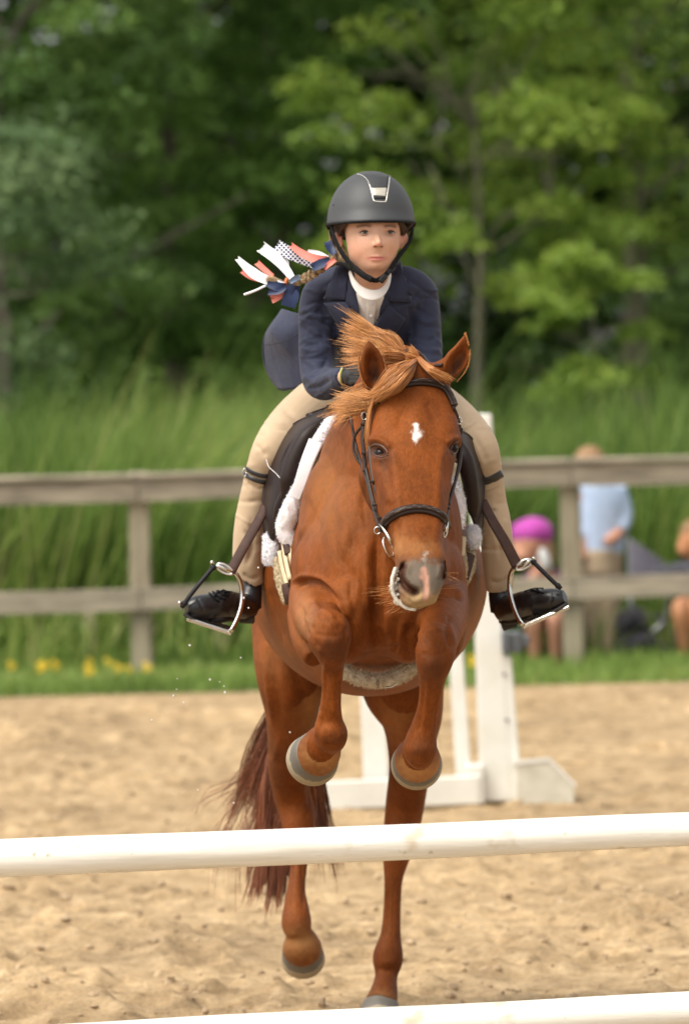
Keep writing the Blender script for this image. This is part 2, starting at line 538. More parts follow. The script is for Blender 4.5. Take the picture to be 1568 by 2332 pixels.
# loose clods on the sand
def clods():
    rs = np.random.default_rng(11); V = []; Fq = []; n = 0
    bv, bf = ball_vf((0, 0, 0), 1, 6, 4)
    bv = np.array(bv)
    N = 6000
    ys = 9.6 + (rs.random(N) ** 1.3) * 15.5; xs = rs.uniform(-1, 1, N) * (0.10 * ys)
    r = 0.004 + rs.random(N) ** 5 * 0.016
    keep = vnoise(xs + 50, ys + 50, 1.7, 6) * 2.2 - 0.6 + rs.random(N) * 0.6 > 0.35
    hz = ground_h(xs.reshape(1, -1).copy(), ys.reshape(1, -1).copy())[0]
    for x, y, q, k, z in zip(xs, ys, r, keep, hz):
        if not k: continue
        w = bv * (q * rs.uniform(.7, 1.3, 3)) * (1 + rs.normal(size=(len(bv), 1)) * .18); a = rs.random() * 6.28
        c, s_ = math.cos(a), math.sin(a); w = np.c_[w[:, 0] * c - w[:, 1] * s_, w[:, 0] * s_ + w[:, 1] * c, w[:, 2] * .7 + z + q * .3]
        w[:, 0] += x; w[:, 1] += y; V.append(w); Fq += [tuple(i + n for i in f) for f in bf]; n += len(w)
    o = make('sand_clods', np.vstack(V), Fq, simple('clod', (0.46, 0.34, 0.21), (0.27, 0.19, 0.11), rough=.95, scale=30), smooth=False)
    tag(o, 'small loose clods of damp sand scattered over the riding arena', 'sand clods', kind='stuff')
clods()

# blades of grass: (n) bent ribbons
def blades(name, n, xr, yr, h0, h1, w, lean, mat, label, cat, seed, seg=4, density=None, zfun=None, hclump=None):
    rs = np.random.default_rng(seed)
    x = rs.uniform(xr[0], xr[1], n); y = rs.uniform(yr[0], yr[1], n)
    h = rs.uniform(h0, h1, n)
    if hclump: h = h * (0.62 + 0.76 * vnoise(x + 50, y + 50, hclump * 2.5, seed)) * (1 + .35 * (rs.random(n) > .97))
    if density is not None:
        k = density(x, y) > rs.random(n); x, y, h = x[k], y[k], h[k]; n = len(x)
    t = np.linspace(0, 1, seg)[None, :]
    lx = (lean[0] + rs.normal(size=n) * lean[2] + (vnoise(x + 50, y + 50, .9, seed + 5) - .5) * .7 * lean[0] / .25)[:, None]; ly = (lean[1] + rs.normal(size=n) * lean[2])[:, None]
    H = h[:, None]
    X = x[:, None] + lx * H * t ** 1.7; Y = y[:, None] + ly * H * t ** 1.7; Z = H * t * (1 - 0.12 * t * (abs(lx) + abs(ly)))
    a = rs.random(n) * math.pi; wx = (np.cos(a) * w * rs.uniform(.6, 1.4, n))[:, None] * (1 - t ** 2 * .92) / 2; wy = (np.sin(a) * w)[:, None] * (1 - t ** 2 * .92) / 2
    V = np.stack([np.stack([X - wx, Y - wy, Z], -1), np.stack([X + wx, Y + wy, Z], -1)], axis=2).reshape(-1, 3)
    b = (np.arange(n) * seg * 2)[:, None] + (np.arange(seg - 1) * 2)[None, :]
    Fq = np.stack([b, b + 1, b + 3, b + 2], -1).reshape(-1, 4)
    tint = np.repeat(np.clip(rs.normal(.5, .2, n) + (vnoise(x + 50, y * 2 + 50, 1.0, seed + 1) - .5) * .9, 0, 1), seg * 2)
    o = make(name, V, Fq, mat, attrs={'tint': ('FLOAT', 'POINT', tint)})
    return tag(o, label, cat, kind='stuff')
M_REED = attr_mat('reed_green', [(0, (0.04, 0.085, 0.014)), (.5, (0.15, 0.25, 0.045)), (.85, (0.33, 0.42, 0.10)), (1, (0.46, 0.44, 0.18))], transl=.4, rough=.5)
M_GRASS = attr_mat('grass_green', [(0, (0.12, 0.19, 0.035)), (.6, (0.23, 0.34, 0.07)), (1, (0.38, 0.42, 0.14))], transl=.3, rough=.55)
blades('tall_grass', 52000, (-4.3, 4.3), (28.6, 37), 0.84, 1.36, .016, (.18, -.05, .20), M_REED,
       'dense green reeds and tall meadow grass leaning in the wind behind the fence', 'tall grass', 21, seg=5, hclump=.6)
blades('verge_grass', 26000, (-3.6, 3.6), (25.62, 28.8), .04, .11, .010, (.1, 0, .3), M_GRASS,
       'short mown grass strip between the sand arena and the fence', 'grass', 22, seg=3, hclump=1.5)
blades('weeds', 1600, (-3.6, 3.6), (27.2, 28.6), .2, .55, .014, (.2, 0, .35), M_REED,
       'loose knee high weeds growing along the foot of the fence', 'weeds', 23, seg=4)

# ---- trees
M_BARK = simple('bark', (0.20, 0.17, 0.13), (0.09, 0.075, 0.055), rough=.9, scale=8, bdist=.02, stretch=(1, 1, .3))
M_BARK2 = simple('pale_bark', (0.17, 0.155, 0.10), (0.09, 0.08, 0.05), rough=.9, scale=8, bdist=.02, stretch=(1, 1, .3))
LEAF = {
 'dark': attr_mat('leaf_dark', [(0, (0.06, 0.115, 0.035)), (.5, (0.12, 0.21, 0.05)), (1, (0.22, 0.33, 0.08))], transl=.4, rough=.5),
 'mid': attr_mat('leaf_mid', [(0, (0.07, 0.135, 0.03)), (.5, (0.14, 0.25, 0.05)), (1, (0.24, 0.365, 0.08))], transl=.42, rough=.5),
 'lime': attr_mat('leaf_lime', [(0, (0.10, 0.17, 0.025)), (.5, (0.21, 0.31, 0.045)), (1, (0.34, 0.43, 0.075))], transl=.45, rough=.5),
 'grey': attr_mat('leaf_grey', [(0, (0.07, 0.125, 0.05)), (.5, (0.13, 0.205, 0.08)), (1, (0.23, 0.30, 0.13))], transl=.3, rough=.55),
}
def leaves_np(pads, rs, per, size, flat=.35):
    """pads: (n,4) centre + radius; leaves lie in flattened cushions"""
    n = len(pads) * per
    c = np.repeat(pads[:, :3], per, axis=0); r = np.repeat(pads[:, 3], per)[:, None]
    d = nrm(rs.normal(size=(n, 3))) * (rs.random((n, 1)) ** .45) * r; d[:, 2] *= flat
    d[:, 2] -= (d[:, 0] ** 2 + d[:, 1] ** 2) / r[:, 0] * .25
    p = c + d
    nn = nrm(rs.normal(size=(n, 3)) * .7 + np.array([0, -.15, .9])); t = nrm(np.cross(nn, rs.normal(size=(n, 3)))); b = np.cross(nn, t)
    s = (size * rs.uniform(.6, 1.4, (n, 1)))
    V = np.stack([p - t * s, p - b * s * .45, p + t * s, p + b * s * .45], axis=1).reshape(-1, 3)
    Fq = np.arange(n * 4).reshape(-1, 4)
    pt = np.repeat(rs.random(len(pads)), per); tint = np.repeat(np.clip(.55 * pt + .45 * rs.random(n), 0, 1), 4)
    return V, Fq, tint
def tree(name, x, y, height, spread, trunk_r, kind, label, group, seed, pads=90, per=150, low=.5, bark=M_BARK, size=.065, lean=0.0, limbs=9, padr=(.35, .75), tfrac=.82):
    rs = np.random.default_rng(seed)
    root = empty(name, (x, y, 0), label, 'tree', group)
    mb = MB(); top = np.array([x + lean * height, y, height * tfrac])
    tr = catmull([(x, y, -.1), (x + lean * height * .2 + rs.normal() * .03, y, height * tfrac * .3), (x + lean * height * .6 + rs.normal() * .05, y, height * tfrac * .67), top], 12)
    mb.add(*tube_vf(tr, np.linspace(trunk_r, trunk_r * (.18 if tfrac > .7 else .10), 12), 9))
    ends = []
    for i in range(limbs):
        k = rs.uniform(.22, .95); p0 = tr[int(k * 11)] if tfrac > .7 else tr[int((.45 + .55 * k) * 11)]; a = rs.random() * 6.28; L = spread * rs.uniform(.5, 1.0) * (1.1 - .5 * k)
        e = p0 + np.array([math.cos(a) * L, math.sin(a) * L * .7, L * rs.uniform(.35, .9)]); mid = (p0 + e) / 2 + rs.normal(size=3) * .15
        mid[2] += .1 * L; c = catmull([p0, mid, e], 7); mb.add(*tube_vf(c, np.linspace(trunk_r * (.30 if tfrac > .7 else .17), .006, 7), 6)); ends.append(c)
        for _ in range(2):
            q = c[rs.integers(2, 5)]; e2 = q + (e - p0) * .4 + rs.normal(size=3) * L * .25
            mb.add(*tube_vf(catmull([q, (q + e2) / 2 + rs.normal(size=3) * .05, e2], 5), np.linspace(trunk_r * .18, .006, 5), 5))
    mb.build('trunk', bark, root)
    P_ = []
    for i in range(pads):
        z = rs.uniform(low, height); f = (z - low) / (height - low); rr = spread * math.sqrt(max(.05, 1 - (2 * f - .75) ** 2 * .55))
        a = rs.random() * 6.28; q = rs.uniform(.35, 1) ** .6
        P_.append([x + lean * z + math.cos(a) * rr * q, y + math.sin(a) * rr * q * .8, z, rs.uniform(*padr)])
    V, Fq, tint = leaves_np(np.array(P_), rs, per, size)
    o = make('crown', V, Fq, LEAF[kind], root, smooth=False, attrs={'tint': ('FLOAT', 'POINT', tint)})
    return root
TG = 'trees along the back of the meadow'
tree('broadleaf_tree', -3.1, 43, 8.5, 1.8, .15, 'dark', 'dark green tree at the left edge with grey-green boughs above the tall grass', TG, 31, low=.6, pads=130)
tree('willow_shrub', -2.9, 40.5, 3.9, .95, .06, 'grey', 'silvery grey-green shrubby tree low at the left edge', TG, 32, pads=60, low=.3, size=.05)
tree('broadleaf_tree', -1.55, 44.5, 9, 1.5, .14, 'mid', 'mid green leafy tree left of centre behind the coat tail', TG, 33, low=.5, pads=150)
tree('broadleaf_tree', -.55, 46.5, 9.5, 1.4, .15, 'mid', 'shaded green tree directly behind the left shoulder of the rider', TG, 34, low=.5, pads=150)
tree('locust_tree', 1.22, 41.5, 7.8, 1.55, .075, 'lime', 'pale trunked tree with sprays of yellow-green leaves right of the rider', TG, 35, pads=100, low=2.3, bark=M_BARK2, limbs=13, padr=(.3, .6), size=.05, lean=-.004, tfrac=.52)
tree('locust_tree', 2.75, 43, 8.5, 1.6, .07, 'lime', 'bright yellow-green tree at the upper right corner', TG, 36, pads=120, low=2.5, bark=M_BARK2, limbs=10, size=.05)
tree('sapling', 2.15, 40.3, 2.6, .6, .03, 'lime', 'low lime green sapling above the grass near the right edge', TG, 37, pads=22, low=.9, bark=M_BARK2, size=.05, padr=(.2, .4))
tree('broadleaf_tree', 2.9, 47.5, 9, 1.7, .16, 'dark', 'dark tree filling the gap behind the lime green sapling', TG, 38, pads=120, low=.5)
def wood():
    rs = np.random.default_rng(50); P_ = []
    for i in range(1500):
        x = rs.uniform(-9, 9); z = rs.uniform(.1, 9.5) ; P_.append([x, rs.uniform(48.5, 54), z, rs.uniform(.6, 1.0)])
    V, Fq, tint = leaves_np(np.array(P_), rs, 80, .14, flat=.6)
    o = make('woodland', V, Fq, LEAF['dark'], smooth=False, attrs={'tint': ('FLOAT', 'POINT', tint)})
    tag(o, 'deep shadowy woodland closing off the view behind the nearer trees', 'woodland', kind='stuff')
wood()

# ---- fence
FY = 27.0
M_RAIL = simple('weathered_wood', (0.40, 0.34, 0.255), (0.16, 0.135, 0.10), rough=.9, scale=4, bdist=.02, stretch=(.8, 5, 5), bscale=10)
M_POST = simple('post_wood', (0.38, 0.325, 0.225), (0.20, 0.17, 0.115), rough=.9, scale=4, bdist=.02, stretch=(5, 5, .9), bscale=10)
def gx(px, d): return (px - CX) / F * d
def gz(px, py, d): return P(px, py, d)[2]
fence = empty('rail_fence', (gx(310, FY), FY, 0), 'weathered grey two rail wooden fence crossing behind the horse and rider', 'fence')
posts_px = [(-640), 318, 1304, 2290]
tops = gz(310, 1092, FY); 
for i, px in enumerate(posts_px):
    x = P(px, 1300, FY)[0]
    v, f = box_vf((x, FY + .09, .52), (.118, .12, 1.30 if i != 2 else 1.32), bev=.012)
    v[:, 0] += (v[:, 2] - .5) * rng.normal() * .01
    make('post', v, f, M_POST, fence, smooth=False)
def rail(xa, xb, za, zb, hgt, y=FY - .0):
    c = catmull([(xa, y, za), ((xa + xb) / 2, y, (za + zb) / 2 + rng.normal() * .008), (xb, y, zb)], 14)
    v, f = tube_vf(c, .02, 4, lateral=(0, 1, 0), rad2=1.0)
    # rectangular section with softened edge
    V = []; 
    for k, p in enumerate(c):
        j = 1 + rng.normal() * .012
        for dy, dz in ((-.019, -.5), (-.019, .47), (-.012, .5), (.019, .5), (.019, -.5)):
            V.append((p[0], p[1] + dy, p[2] + dz * hgt * j))
    f = []
    for k in range(len(c) - 1):
        for j in range(5):
            j2 = (j + 1) % 5; f.append((k * 5 + j, k * 5 + j2, k * 5 + 5 + j2, k * 5 + 5 + j))
    f.append(tuple(range(5))); f.append(tuple((len(c) - 1) * 5 + j for j in range(5))[::-1])
    o = make('rail', V, f, M_RAIL, fence, smooth=False); fix_normals(o)
px_x = [P(p, 1300, FY)[0] for p in posts_px]
zt = [gz(-640, 1135, FY), gz(318, 1116, FY), gz(1304, 1080, FY), gz(2290, 1062, FY)]
zb = [gz(-640, 1384, FY), gz(318, 1366, FY), gz(1304, 1341, FY), gz(2290, 1316, FY)]
for i in range(3):
    g = .004 
    rail(px_x[i] + g, px_x[i + 1] - g, zt[i], zt[i + 1], .132)
    rail(px_x[i] + g, px_x[i + 1] - g, zb[i], zb[i + 1], .125)
# top boards laid flat on the rails
for i in range(3):
    a = np.array([px_x[i] + .01, FY + .02, zt[i] + .080]); b = np.array([px_x[i + 1] - .01, FY + .02, zt[i + 1] + .080])
    v, f = strap_vf(np.linspace(a, b, 6), np.tile([0, 0, 1.0], (6, 1)), .14, .022)
    make('cap_board', v, f, M_RAIL, fence, smooth=False)
# old stakes behind the fence
for k, (px, lab, h) in enumerate([(492, 'short grey stake in the weeds below the left stirrup', .32), (196, 'short grey stake among the weeds left of the left fence post', .36)]):
    x = gx(px, 28.2)
    pr = MB(); pr.add(*tube_vf([(x, 28.2, -.05), (x + .01, 28.2, h * .6), (x + .005, 28.2, h)], [.04, .037, .03], 8)); o = pr.build('wooden_stake', M_POST, smooth=False, origin=(x, 28.2, 0))
    tag(o, lab, 'stake', 'old stakes behind the fence')

# ---- yellow flowers in the verge
M_FLOW = simple('yellow_petal', (0.80, 0.58, 0.03), (0.7, 0.42, 0.02), rough=.6, scale=40)
M_STEM = simple('stem', (0.10, 0.19, 0.04), rough=.6, scale=40)
rsf = np.random.default_rng(77)
fl = [(22, 1512), (88, 1514), (98, 1534), (122, 1522), (198, 1518), (203, 1545), (243, 1516), (266, 1534), (290, 1541), (331, 1524), (1072, 1498), (641, 1498)]
fl_lab = ['yellow wildflower at the very left edge of the grass verge', 'second yellow wildflower from the left edge, upper one of a close pair', 'low yellow wildflower at the sand edge, lower one of the close pair at left',
 'yellow wildflower just right of the close pair at the left of the verge', 'upper yellow wildflower halfway between the left edge and the left fence post', 'lowest yellow wildflower halfway between the left edge and the left fence post',
 'yellow wildflower left of the foot of the left fence post, upper of three', 'middle one of three yellow wildflowers left of the left fence post', 'lower yellow wildflower nearest the left fence post on its left side', 'yellow wildflower right at the foot of the left fence post',
 'yellow wildflower seen between the horse and the upright of the jump standard', 'yellow wildflower half hidden beside the hind leg of the horse'] + [''] * 9
proto = None
for k, (px, py) in enumerate(fl):
    d = 26.3 + rsf.random() * .9; p = P(px, py, d); p[2] = min(max(p[2], .10), .34)
    if proto is None:
        root = empty('yellow_flower', (0, 0, 0)); st = MB()
        hd = MB(); offs = [(0, 0, 0), (.035, .01, -.03), (.01, -.01, -.05)]
        for ox, oy, oz in offs:
            st.add(*tube_vf([(ox * .3, oy, -.30), (ox * .7, oy, -.12 + oz), (ox, oy, oz)], [.003, .003, .002], 5))
            for j in range(8):
                a = j * math.pi / 4; dx, dz = math.cos(a), math.sin(a); w = .008
                hd.add([(ox + dx * .006, oy - .006, oz + dz * .006), (ox + dx * .016 - dz * w, oy - .004, oz + dz * .016 + dx * w), (ox + dx * .027, oy - .001, oz + dz * .027), (ox + dx * .016 + dz * w, oy - .004, oz + dz * .016 - dx * w)], [(0, 1, 2, 3)])
            hd.add(*ball_vf((ox, oy - .007, oz), .008, 7, 5))
        hd.build('flower_head', M_FLOW, root); st.build('stem', M_STEM, root); proto = root
    else:
        root = proto.copy(); col.objects.link(root)
        for ch in list(proto.children):
            c = ch.copy(); col.objects.link(c); c.parent = root
    root.location = tuple(p); root.rotation_euler = (0, 0, rsf.uniform(-.5, .5)); s = rsf.uniform(.55, .8); root.scale = (s, s, s)
    tag(root, fl_lab[k], 'flower', 'yellow wildflowers in the verge')

# ---- jump standard behind the horse
M_WHITE = simple('white_paint', (0.72, 0.71, 0.66), (0.62, 0.60, 0.53), rough=.55, scale=5, bdist=.003, bstr=.3)
M_GREYPL = simple('grey_plastic', (0.10, 0.11, 0.12), rough=.5, scale=20)
SD = 19.4
def standard():
    d = SD
    rt = empty('jump_standard', ground_at(1140, 1820), 'white wooden wing standard for a jump standing on the sand behind the horse', 'jump standard')
    def board(a, b, w, th, name, m=M_WHITE, dd=0, w2=None):
        A, B = P(a[0], a[1], d + dd), P(b[0], b[1], d + dd); ax = nrm(B - A); lat = nrm(np.cross(ax, [0, 1, 0])); 
        w2 = w if w2 is None else w2
        V = []
        for p, ww in ((A, w), (B, w2)):
            for s_, t in ((-1, -1), (1, -1), (1, 1), (-1, 1)): V.append(p + lat * s_ * ww / 2 + np.array([0, 1, 0]) * t * th / 2)
        o = make(name, V, [(0, 1, 2, 3), (7, 6, 5, 4), (0, 4, 5, 1), (1, 5, 6, 2), (2, 6, 7, 3), (3, 7, 4, 0)], m, rt, smooth=False); fix_normals(o)
        md = o.modifiers.new('b', 'BEVEL'); md.width = .006; md.segments = 2; return o
    board((1091, 943), (1128, 1822), .096, .09, 'upright', w2=.125)
    board((1146, 1494), (1168, 1824), .062, .085, 'side_board', w2=.074)
    board((1032, 1400), (1056, 1780), .058, .03, 'slat', w2=.062)
    board((835, 1300), (857, 1790), .09, .03, 'slat', w2=.105)
    board((960, 1500), (985, 1785), .055, .03, 'slat')
    board((820, 1335), (1120, 1290), .10, .034, 'brace', dd=-.04)
    board((738, 1812), (1092, 1798), .115, .06, 'base_rail', dd=-.08)
    board((1078, 1740), (1081, 1828), .075, .16, 'side_block', dd=-.02)
    # splayed foot running towards the camera-right
    A = P(1176, 1781, d - .1); foot = MB()
    prof = [(1176, 1838), (1176, 1738), (1248, 1731), (1306, 1790), (1306, 1830)]
    V = [P(x, y, d - .16) for x, y in prof] + [P(x, y, d + .12) for x, y in prof]
    f = [(0, 1, 2, 3, 4), (9, 8, 7, 6, 5)] + [(i, (i + 1) % 5, (i + 1) % 5 + 5, i + 5) for i in range(5)]
    o = make('foot', V, f, simple('stained_white', (0.62, 0.58, 0.48), (0.42, 0.38, 0.29), rough=.7, scale=9), rt, smooth=False); fix_normals(o)
    V = [P(x, y - 4, d - .165) for x, y in ((1170, 1737), (1250, 1729), (1310, 1789))] + [P(x, y - 4, d + .125) for x, y in ((1170, 1737), (1250, 1729), (1310, 1789))] 
    V += [v + np.array([0, 0, -.016]) for v in V]
    o = make('foot_cap', V, [(0, 1, 4, 3), (1, 2, 5, 4), (6, 9, 10, 7), (7, 10, 11, 8), (0, 6, 7, 1), (1, 7, 8, 2), (3, 4, 10, 9), (4, 5, 11, 10), (0, 3, 9, 6), (2, 8, 11, 5)], M_WHITE, rt, smooth=False); fix_normals(o)
    c = MB(); p = P(1165, 1462, d - .06); c.add(*box_vf(p, (.075, .10, .085), bev=.008)); c.add(*box_vf(P(1188, 1460, d - .07), (.06, .05, .05), bev=.008)); c.add(*box_vf(P(1150, 1462, d - .085), (.03, .1, .09), bev=.006))
    c.build('jump_cup', M_GREYPL, rt, smooth=False)
    hm = simple('hole_dark', (.06, .055, .05))
    for y in (1536, 1300, 1640):
        k = MB(); k.add(*tube_vf([P((1148 if y > 1500 else 1110) + (y - 1536) * .05, y, d - .052), P((1148 if y > 1500 else 1110) + (y - 1536) * .05, y, d - .040)], .007, 8)); k.build('peg_hole', hm, rt, smooth=False)
standard()

# ---- poles in front
def pole_mat():
    m, n, b = new_mat('painted_pole')
    st = noise(n, 3, 6, .6, stretch=(1.2, 14, 14)); sp = noise(n, 9, 3, .5); cr = noise(n, 2.0, 5, .6, stretch=(.6, 22, 22), dist=.4)
    c = ramp(n, st.outputs[0], [(.3, (.66, .63, .555)), (.6, (.80, .78, .72))])
    s = ramp(n, sp.outputs[0], [(.64, 0.0), (.74, .8)])
    k = mix(n, s.outputs[0], c.outputs[0], (.52, .42, .28))
    l = ramp(n, cr.outputs[0], [(.492, 0.0), (.499, .75), (.506, 0.0)])
    k2 = mix(n, l.outputs[0], k, (.30, .24, .17))
    s2 = noise(n, 34, 2, .5); sr = ramp(n, s2.outputs[0], [(.70, 0.0), (.76, .7)]); k = mix(n, sr.outputs[0], k, (.40, .32, .22))
    ms = noise(n, 1.1, 3); mm = ramp(n, ms.outputs[0], [(.50, 0.0), (.56, 1.0)])
    k3 = mix(n, mm.outputs[0], k, k2)
    n.links.new(k3, b.inputs['Base Color']); b.inputs['Roughness'].default_value = .5
    bump(n, b, st.outputs[0], .004, .5)
    return m
M_POLE = pole_mat()
def jump_pole(a, b, r0, r1, label):
    A = np.array(a); B = np.array(b); e = (B - A); A2 = A - e * .75; B2 = B + e * .75
    n = 120; c = np.linspace(A2, B2, n); rs = np.random.default_rng(int(r0 * 1e4)); rad = np.linspace(r0 - (r1 - r0) * .75, r1 + (r1 - r0) * .75, n) * (1 + .008 * catmull(rs.normal(size=(18, 2)), n)[:, 0])
    c[:, 2] += catmull(rs.normal(size=(10, 2)), n)[:, 0] * .0015
    mb = MB(); mb.add(*tube_vf(c, rad, 40)); o = mb.build('jump_pole', M_POLE, origin=(A + B) / 2)
    return tag(o, label, 'jump pole', 'white jump poles in front of the horse')
PD = 10.75
jump_pole(P(0, 1955, PD), P(1568, 1890, PD), 43.5 * mpx(PD), 38.5 * mpx(PD), 'white painted round jump pole with hairline cracks crossing in front of the hind legs')
jump_pole(P(0, 2383, PD), P(1568, 2300, PD), 43 * mpx(PD), 41 * mpx(PD), 'white painted jump pole along the bottom edge with chipped bare patches')

# ================================================================== HORSE
def coat_material():
    m, n, b = new_mat('chestnut_coat')
    a = node(n, 'ShaderNodeAttribute', attribute_name='marks'); a2 = node(n, 'ShaderNodeAttribute', attribute_name='tone')
    s = node(n, 'ShaderNodeSeparateColor'); n.links.new(a.outputs['Color'], s.inputs[0])
    s2 = node(n, 'ShaderNodeSeparateColor'); n.links.new(a2.outputs['Color'], s2.inputs[0])
    big = noise(n, 5, 4); hair = noise(n, 160, 3, .7, stretch=(1, 1, .35)); dap = noise(n, 28, 4, .6, stretch=(1, 1, .6))
    c = ramp(n, big.outputs[0], [(.3, (.108, .027, .0060)), (.7, (.218, .058, .0115))])
    d = ramp(n, dap.outputs[0], [(.25, .80), (.75, 1.18)])
    k = mix(n, 1.0, c.outputs[0], d.outputs[0], 'MULTIPLY')
    h = ramp(n, hair.outputs[0], [(.3, .78), (.7, 1.22)])
    k = mix(n, .95, k, h.outputs[0], 'MULTIPLY')
    k = mix(n, s2.outputs[1], k, (.52, .27, .105))        # pale fur: pasterns, flanks
    h2 = noise(n, 330, 2, .6, stretch=(1, 1, .3)); hv = node(n, 'ShaderNodeMath', operation='MULTIPLY_ADD'); n.links.new(h2.outputs[0], hv.inputs[0]); hv.inputs[1].default_value = 1.3; hv.inputs[2].default_value = -.65
    ws = node(n, 'ShaderNodeMath', operation='ADD'); n.links.new(s.outputs[0], ws.inputs[0]); n.links.new(hv.outputs[0], ws.inputs[1])
    wr = ramp(n, ws.outputs[0], [(.22, 0.0), (.95, 1.0)])
    wm2 = node(n, 'ShaderNodeMath', operation='MULTIPLY'); wm2.use_clamp = True; n.links.new(wr.outputs[0], wm2.inputs[0]); n.links.new(s.outputs[0], wm2.inputs[1])
    k = mix(n, s.outputs[1], k, (.135, .112, .088))        # grey skin of the muzzle
    k = mix(n, s2.outputs[2], k, (.30, .20, .10))         # tan lower lip
    k = mix(n, s2.outputs[0], k, (.058, .023, .014))      # dark points: knees, eyes; also shade painted into the nostril hollows
    k = mix(n, s.outputs[2], k, (.44, .24, .175))          # pink snip
    k = mix(n, wm2.outputs[0], k, (.74, .70, .64))
    n.links.new(k, b.inputs['Base Color'])
    b.inputs['Roughness'].default_value = .56; b.inputs['Specular IOR Level'].default_value = .20; b.inputs['Specular Tint'].default_value = (1, .62, .34, 1)
    b.inputs['Sheen Weight'].default_value = 0.0; b.inputs['Sheen Roughness'].default_value = .35; b.inputs['Sheen Tint'].default_value = (1, .75, .5, 1)
    ch = bump(n, b, dap.outputs[0], .007, .45); bump(n, b, hair.outputs[0], .0018, .7, ch)
    return m
M_COAT = coat_material()
HB = MB()
def T(pts, seg=24, n=None, lat=None):
    """pts: (px,py,d,r_px[,r2_m]) swept tube"""
    A = np.array([p if len(p) == 5 else (*p, p[3] * p[2] / F) for p in pts], float)
    n = n or 6 * len(A); A = catmull(A, n)
    HB.add(*tube_vf(np.array([P(*a[:3]) for a in A]), A[:, 3] * A[:, 2] / F, seg, lateral=lat, rad2=A[:, 4]))
def E(px, py, d, rx, ry, rd, ang=0):
    v, f = ball_vf((0, 0, 0), (1, 1, 1), 24, 16); v = v * (rx * d / F, rd, ry * d / F)
    c, s = math.cos(R(ang)), math.sin(R(ang)); v = np.c_[v[:, 0] * c + v[:, 2] * s, v[:, 1], -v[:, 0] * s + v[:, 2] * c]
    HB.add(v + P(px, py, d), f)
# barrel: sections across the body, from the rump forwards
def loft_y(secs, n=60, seg=56):
    A = catmull(np.array(secs, float), n); V = []; f = []
    for k, (px, py, d, hw, hh) in enumerate(A):
        a = np.linspace(0, 2 * np.pi, seg, endpoint=False); cx = np.sign(np.cos(a)) * abs(np.cos(a)) ** .92; sz = np.sin(a)
        w = hw * (1 - .20 * np.maximum(sz, 0) - .0 * np.maximum(-sz, 0))
        for x, z in zip(cx * w, sz * hh): V.append(P(px + x, py - z, d))
        if k:
            for j in range(seg):
                j2 = (j + 1) % seg; f.append(((k - 1) * seg + j, (k - 1) * seg + j2, k * seg + j2, k * seg + j))
    f.append(tuple(range(seg))); f.append(tuple(k * seg + j for j in range(seg))[::-1]); HB.add(V, f)
loft_y([(790, 1310, 13.50, 60, 60), (792, 1305, 13.38, 150, 125), (795, 1310, 13.15, 205, 180), (802, 1310, 12.9, 222, 205), (822, 1306, 12.75, 258, 240), (838, 1312, 12.52, 273, 268),
        (842, 1305, 12.25, 245, 280), (848, 1285, 12.02, 200, 275), (854, 1275, 11.86, 182, 262), (858, 1285, 11.74, 174, 240), (860, 1300, 11.62, 160, 200), (860, 1330, 11.53, 120, 150), (860, 1350, 11.48, 60, 80)])
# neck, crest, shoulders, chest
T([(848, 1240, 11.98, 168, .24), (856, 1130, 11.92, 150, .26), (876, 1040, 11.83, 124, .25), (900, 960, 11.72, 100, .21), (922, 906, 11.62, 80, .15), (936, 876, 11.56, 60, .10)], 32, lat=(1, 0, 0))
T([(815, 1010, 12.15, 52), (850, 930, 11.98, 40), (890, 880, 11.8, 30), (922, 856, 11.64, 26), (938, 850, 11.54, 24)])
E(752, 1200, 11.9, 74, 170, .20, 4); E(978, 1210, 11.9, 74, 165, .20, -3)
E(735, 1300, 11.80, 72, 90, .17); E(985, 1305, 11.80, 76, 90, .17)
E(800, 1395, 11.58, 78, 118, .13, 8); E(914, 1395, 11.58, 76, 118, .13, -8); E(858, 1330, 11.60, 110, 150, .13)
# near (left in the picture) fore leg
T([(738, 1335, 11.88, 78), (722, 1375, 11.72, 66), (722, 1405, 11.55, 55), (736, 1428, 11.38, 47), (750, 1442, 11.27, 46)])
T([(694, 1395, 11.66, 42), (699, 1440, 11.58, 40), (708, 1478, 11.52, 34), (714, 1502, 11.48, 22)])
T([(744, 1425, 11.30, 40), (750, 1436, 11.255, 48), (751, 1462, 11.25, 49), (756, 1490, 11.255, 37), (758, 1512, 11.28, 27), (756, 1560, 11.31, 23.5), (753, 1600, 11.33, 24), (751, 1635, 11.35, 29), (751, 1656, 11.355, 37), (754, 1676, 11.36, 38), (757, 1692, 11.40, 28)])
T([(748, 1668, 11.40, 30), (736, 1690, 11.42, 43), (727, 1711, 11.45, 50), (720, 1722, 11.49, 51), (716, 1726, 11.51, 46)])
E(752, 1442, 11.245, 46, 44, .035)
# off fore leg
T([(985, 1335, 11.88, 80), (1000, 1370, 11.72, 68), (1010, 1398, 11.56, 58), (1006, 1430, 11.42, 50), (996, 1462, 11.32, 46)])
T([(1000, 1455, 11.32, 42), (992, 1482, 11.27, 47), (988, 1508, 11.26, 43), (984, 1540, 11.28, 33), (980, 1575, 11.30, 26.5), (974, 1615, 11.32, 25), (965, 1655, 11.34, 30), (958, 1688, 11.345, 37), (956, 1710, 11.35, 39), (956, 1732, 11.39, 26)])
T([(958, 1700, 11.40, 30), (953, 1714, 11.42, 44), (950, 1726, 11.45, 52), (949, 1734, 11.49, 52), (949, 1738, 11.51, 46)])
E(1040, 1430, 11.62, 22, 70, .07, 8)
E(990, 1490, 11.25, 45, 40, .035)
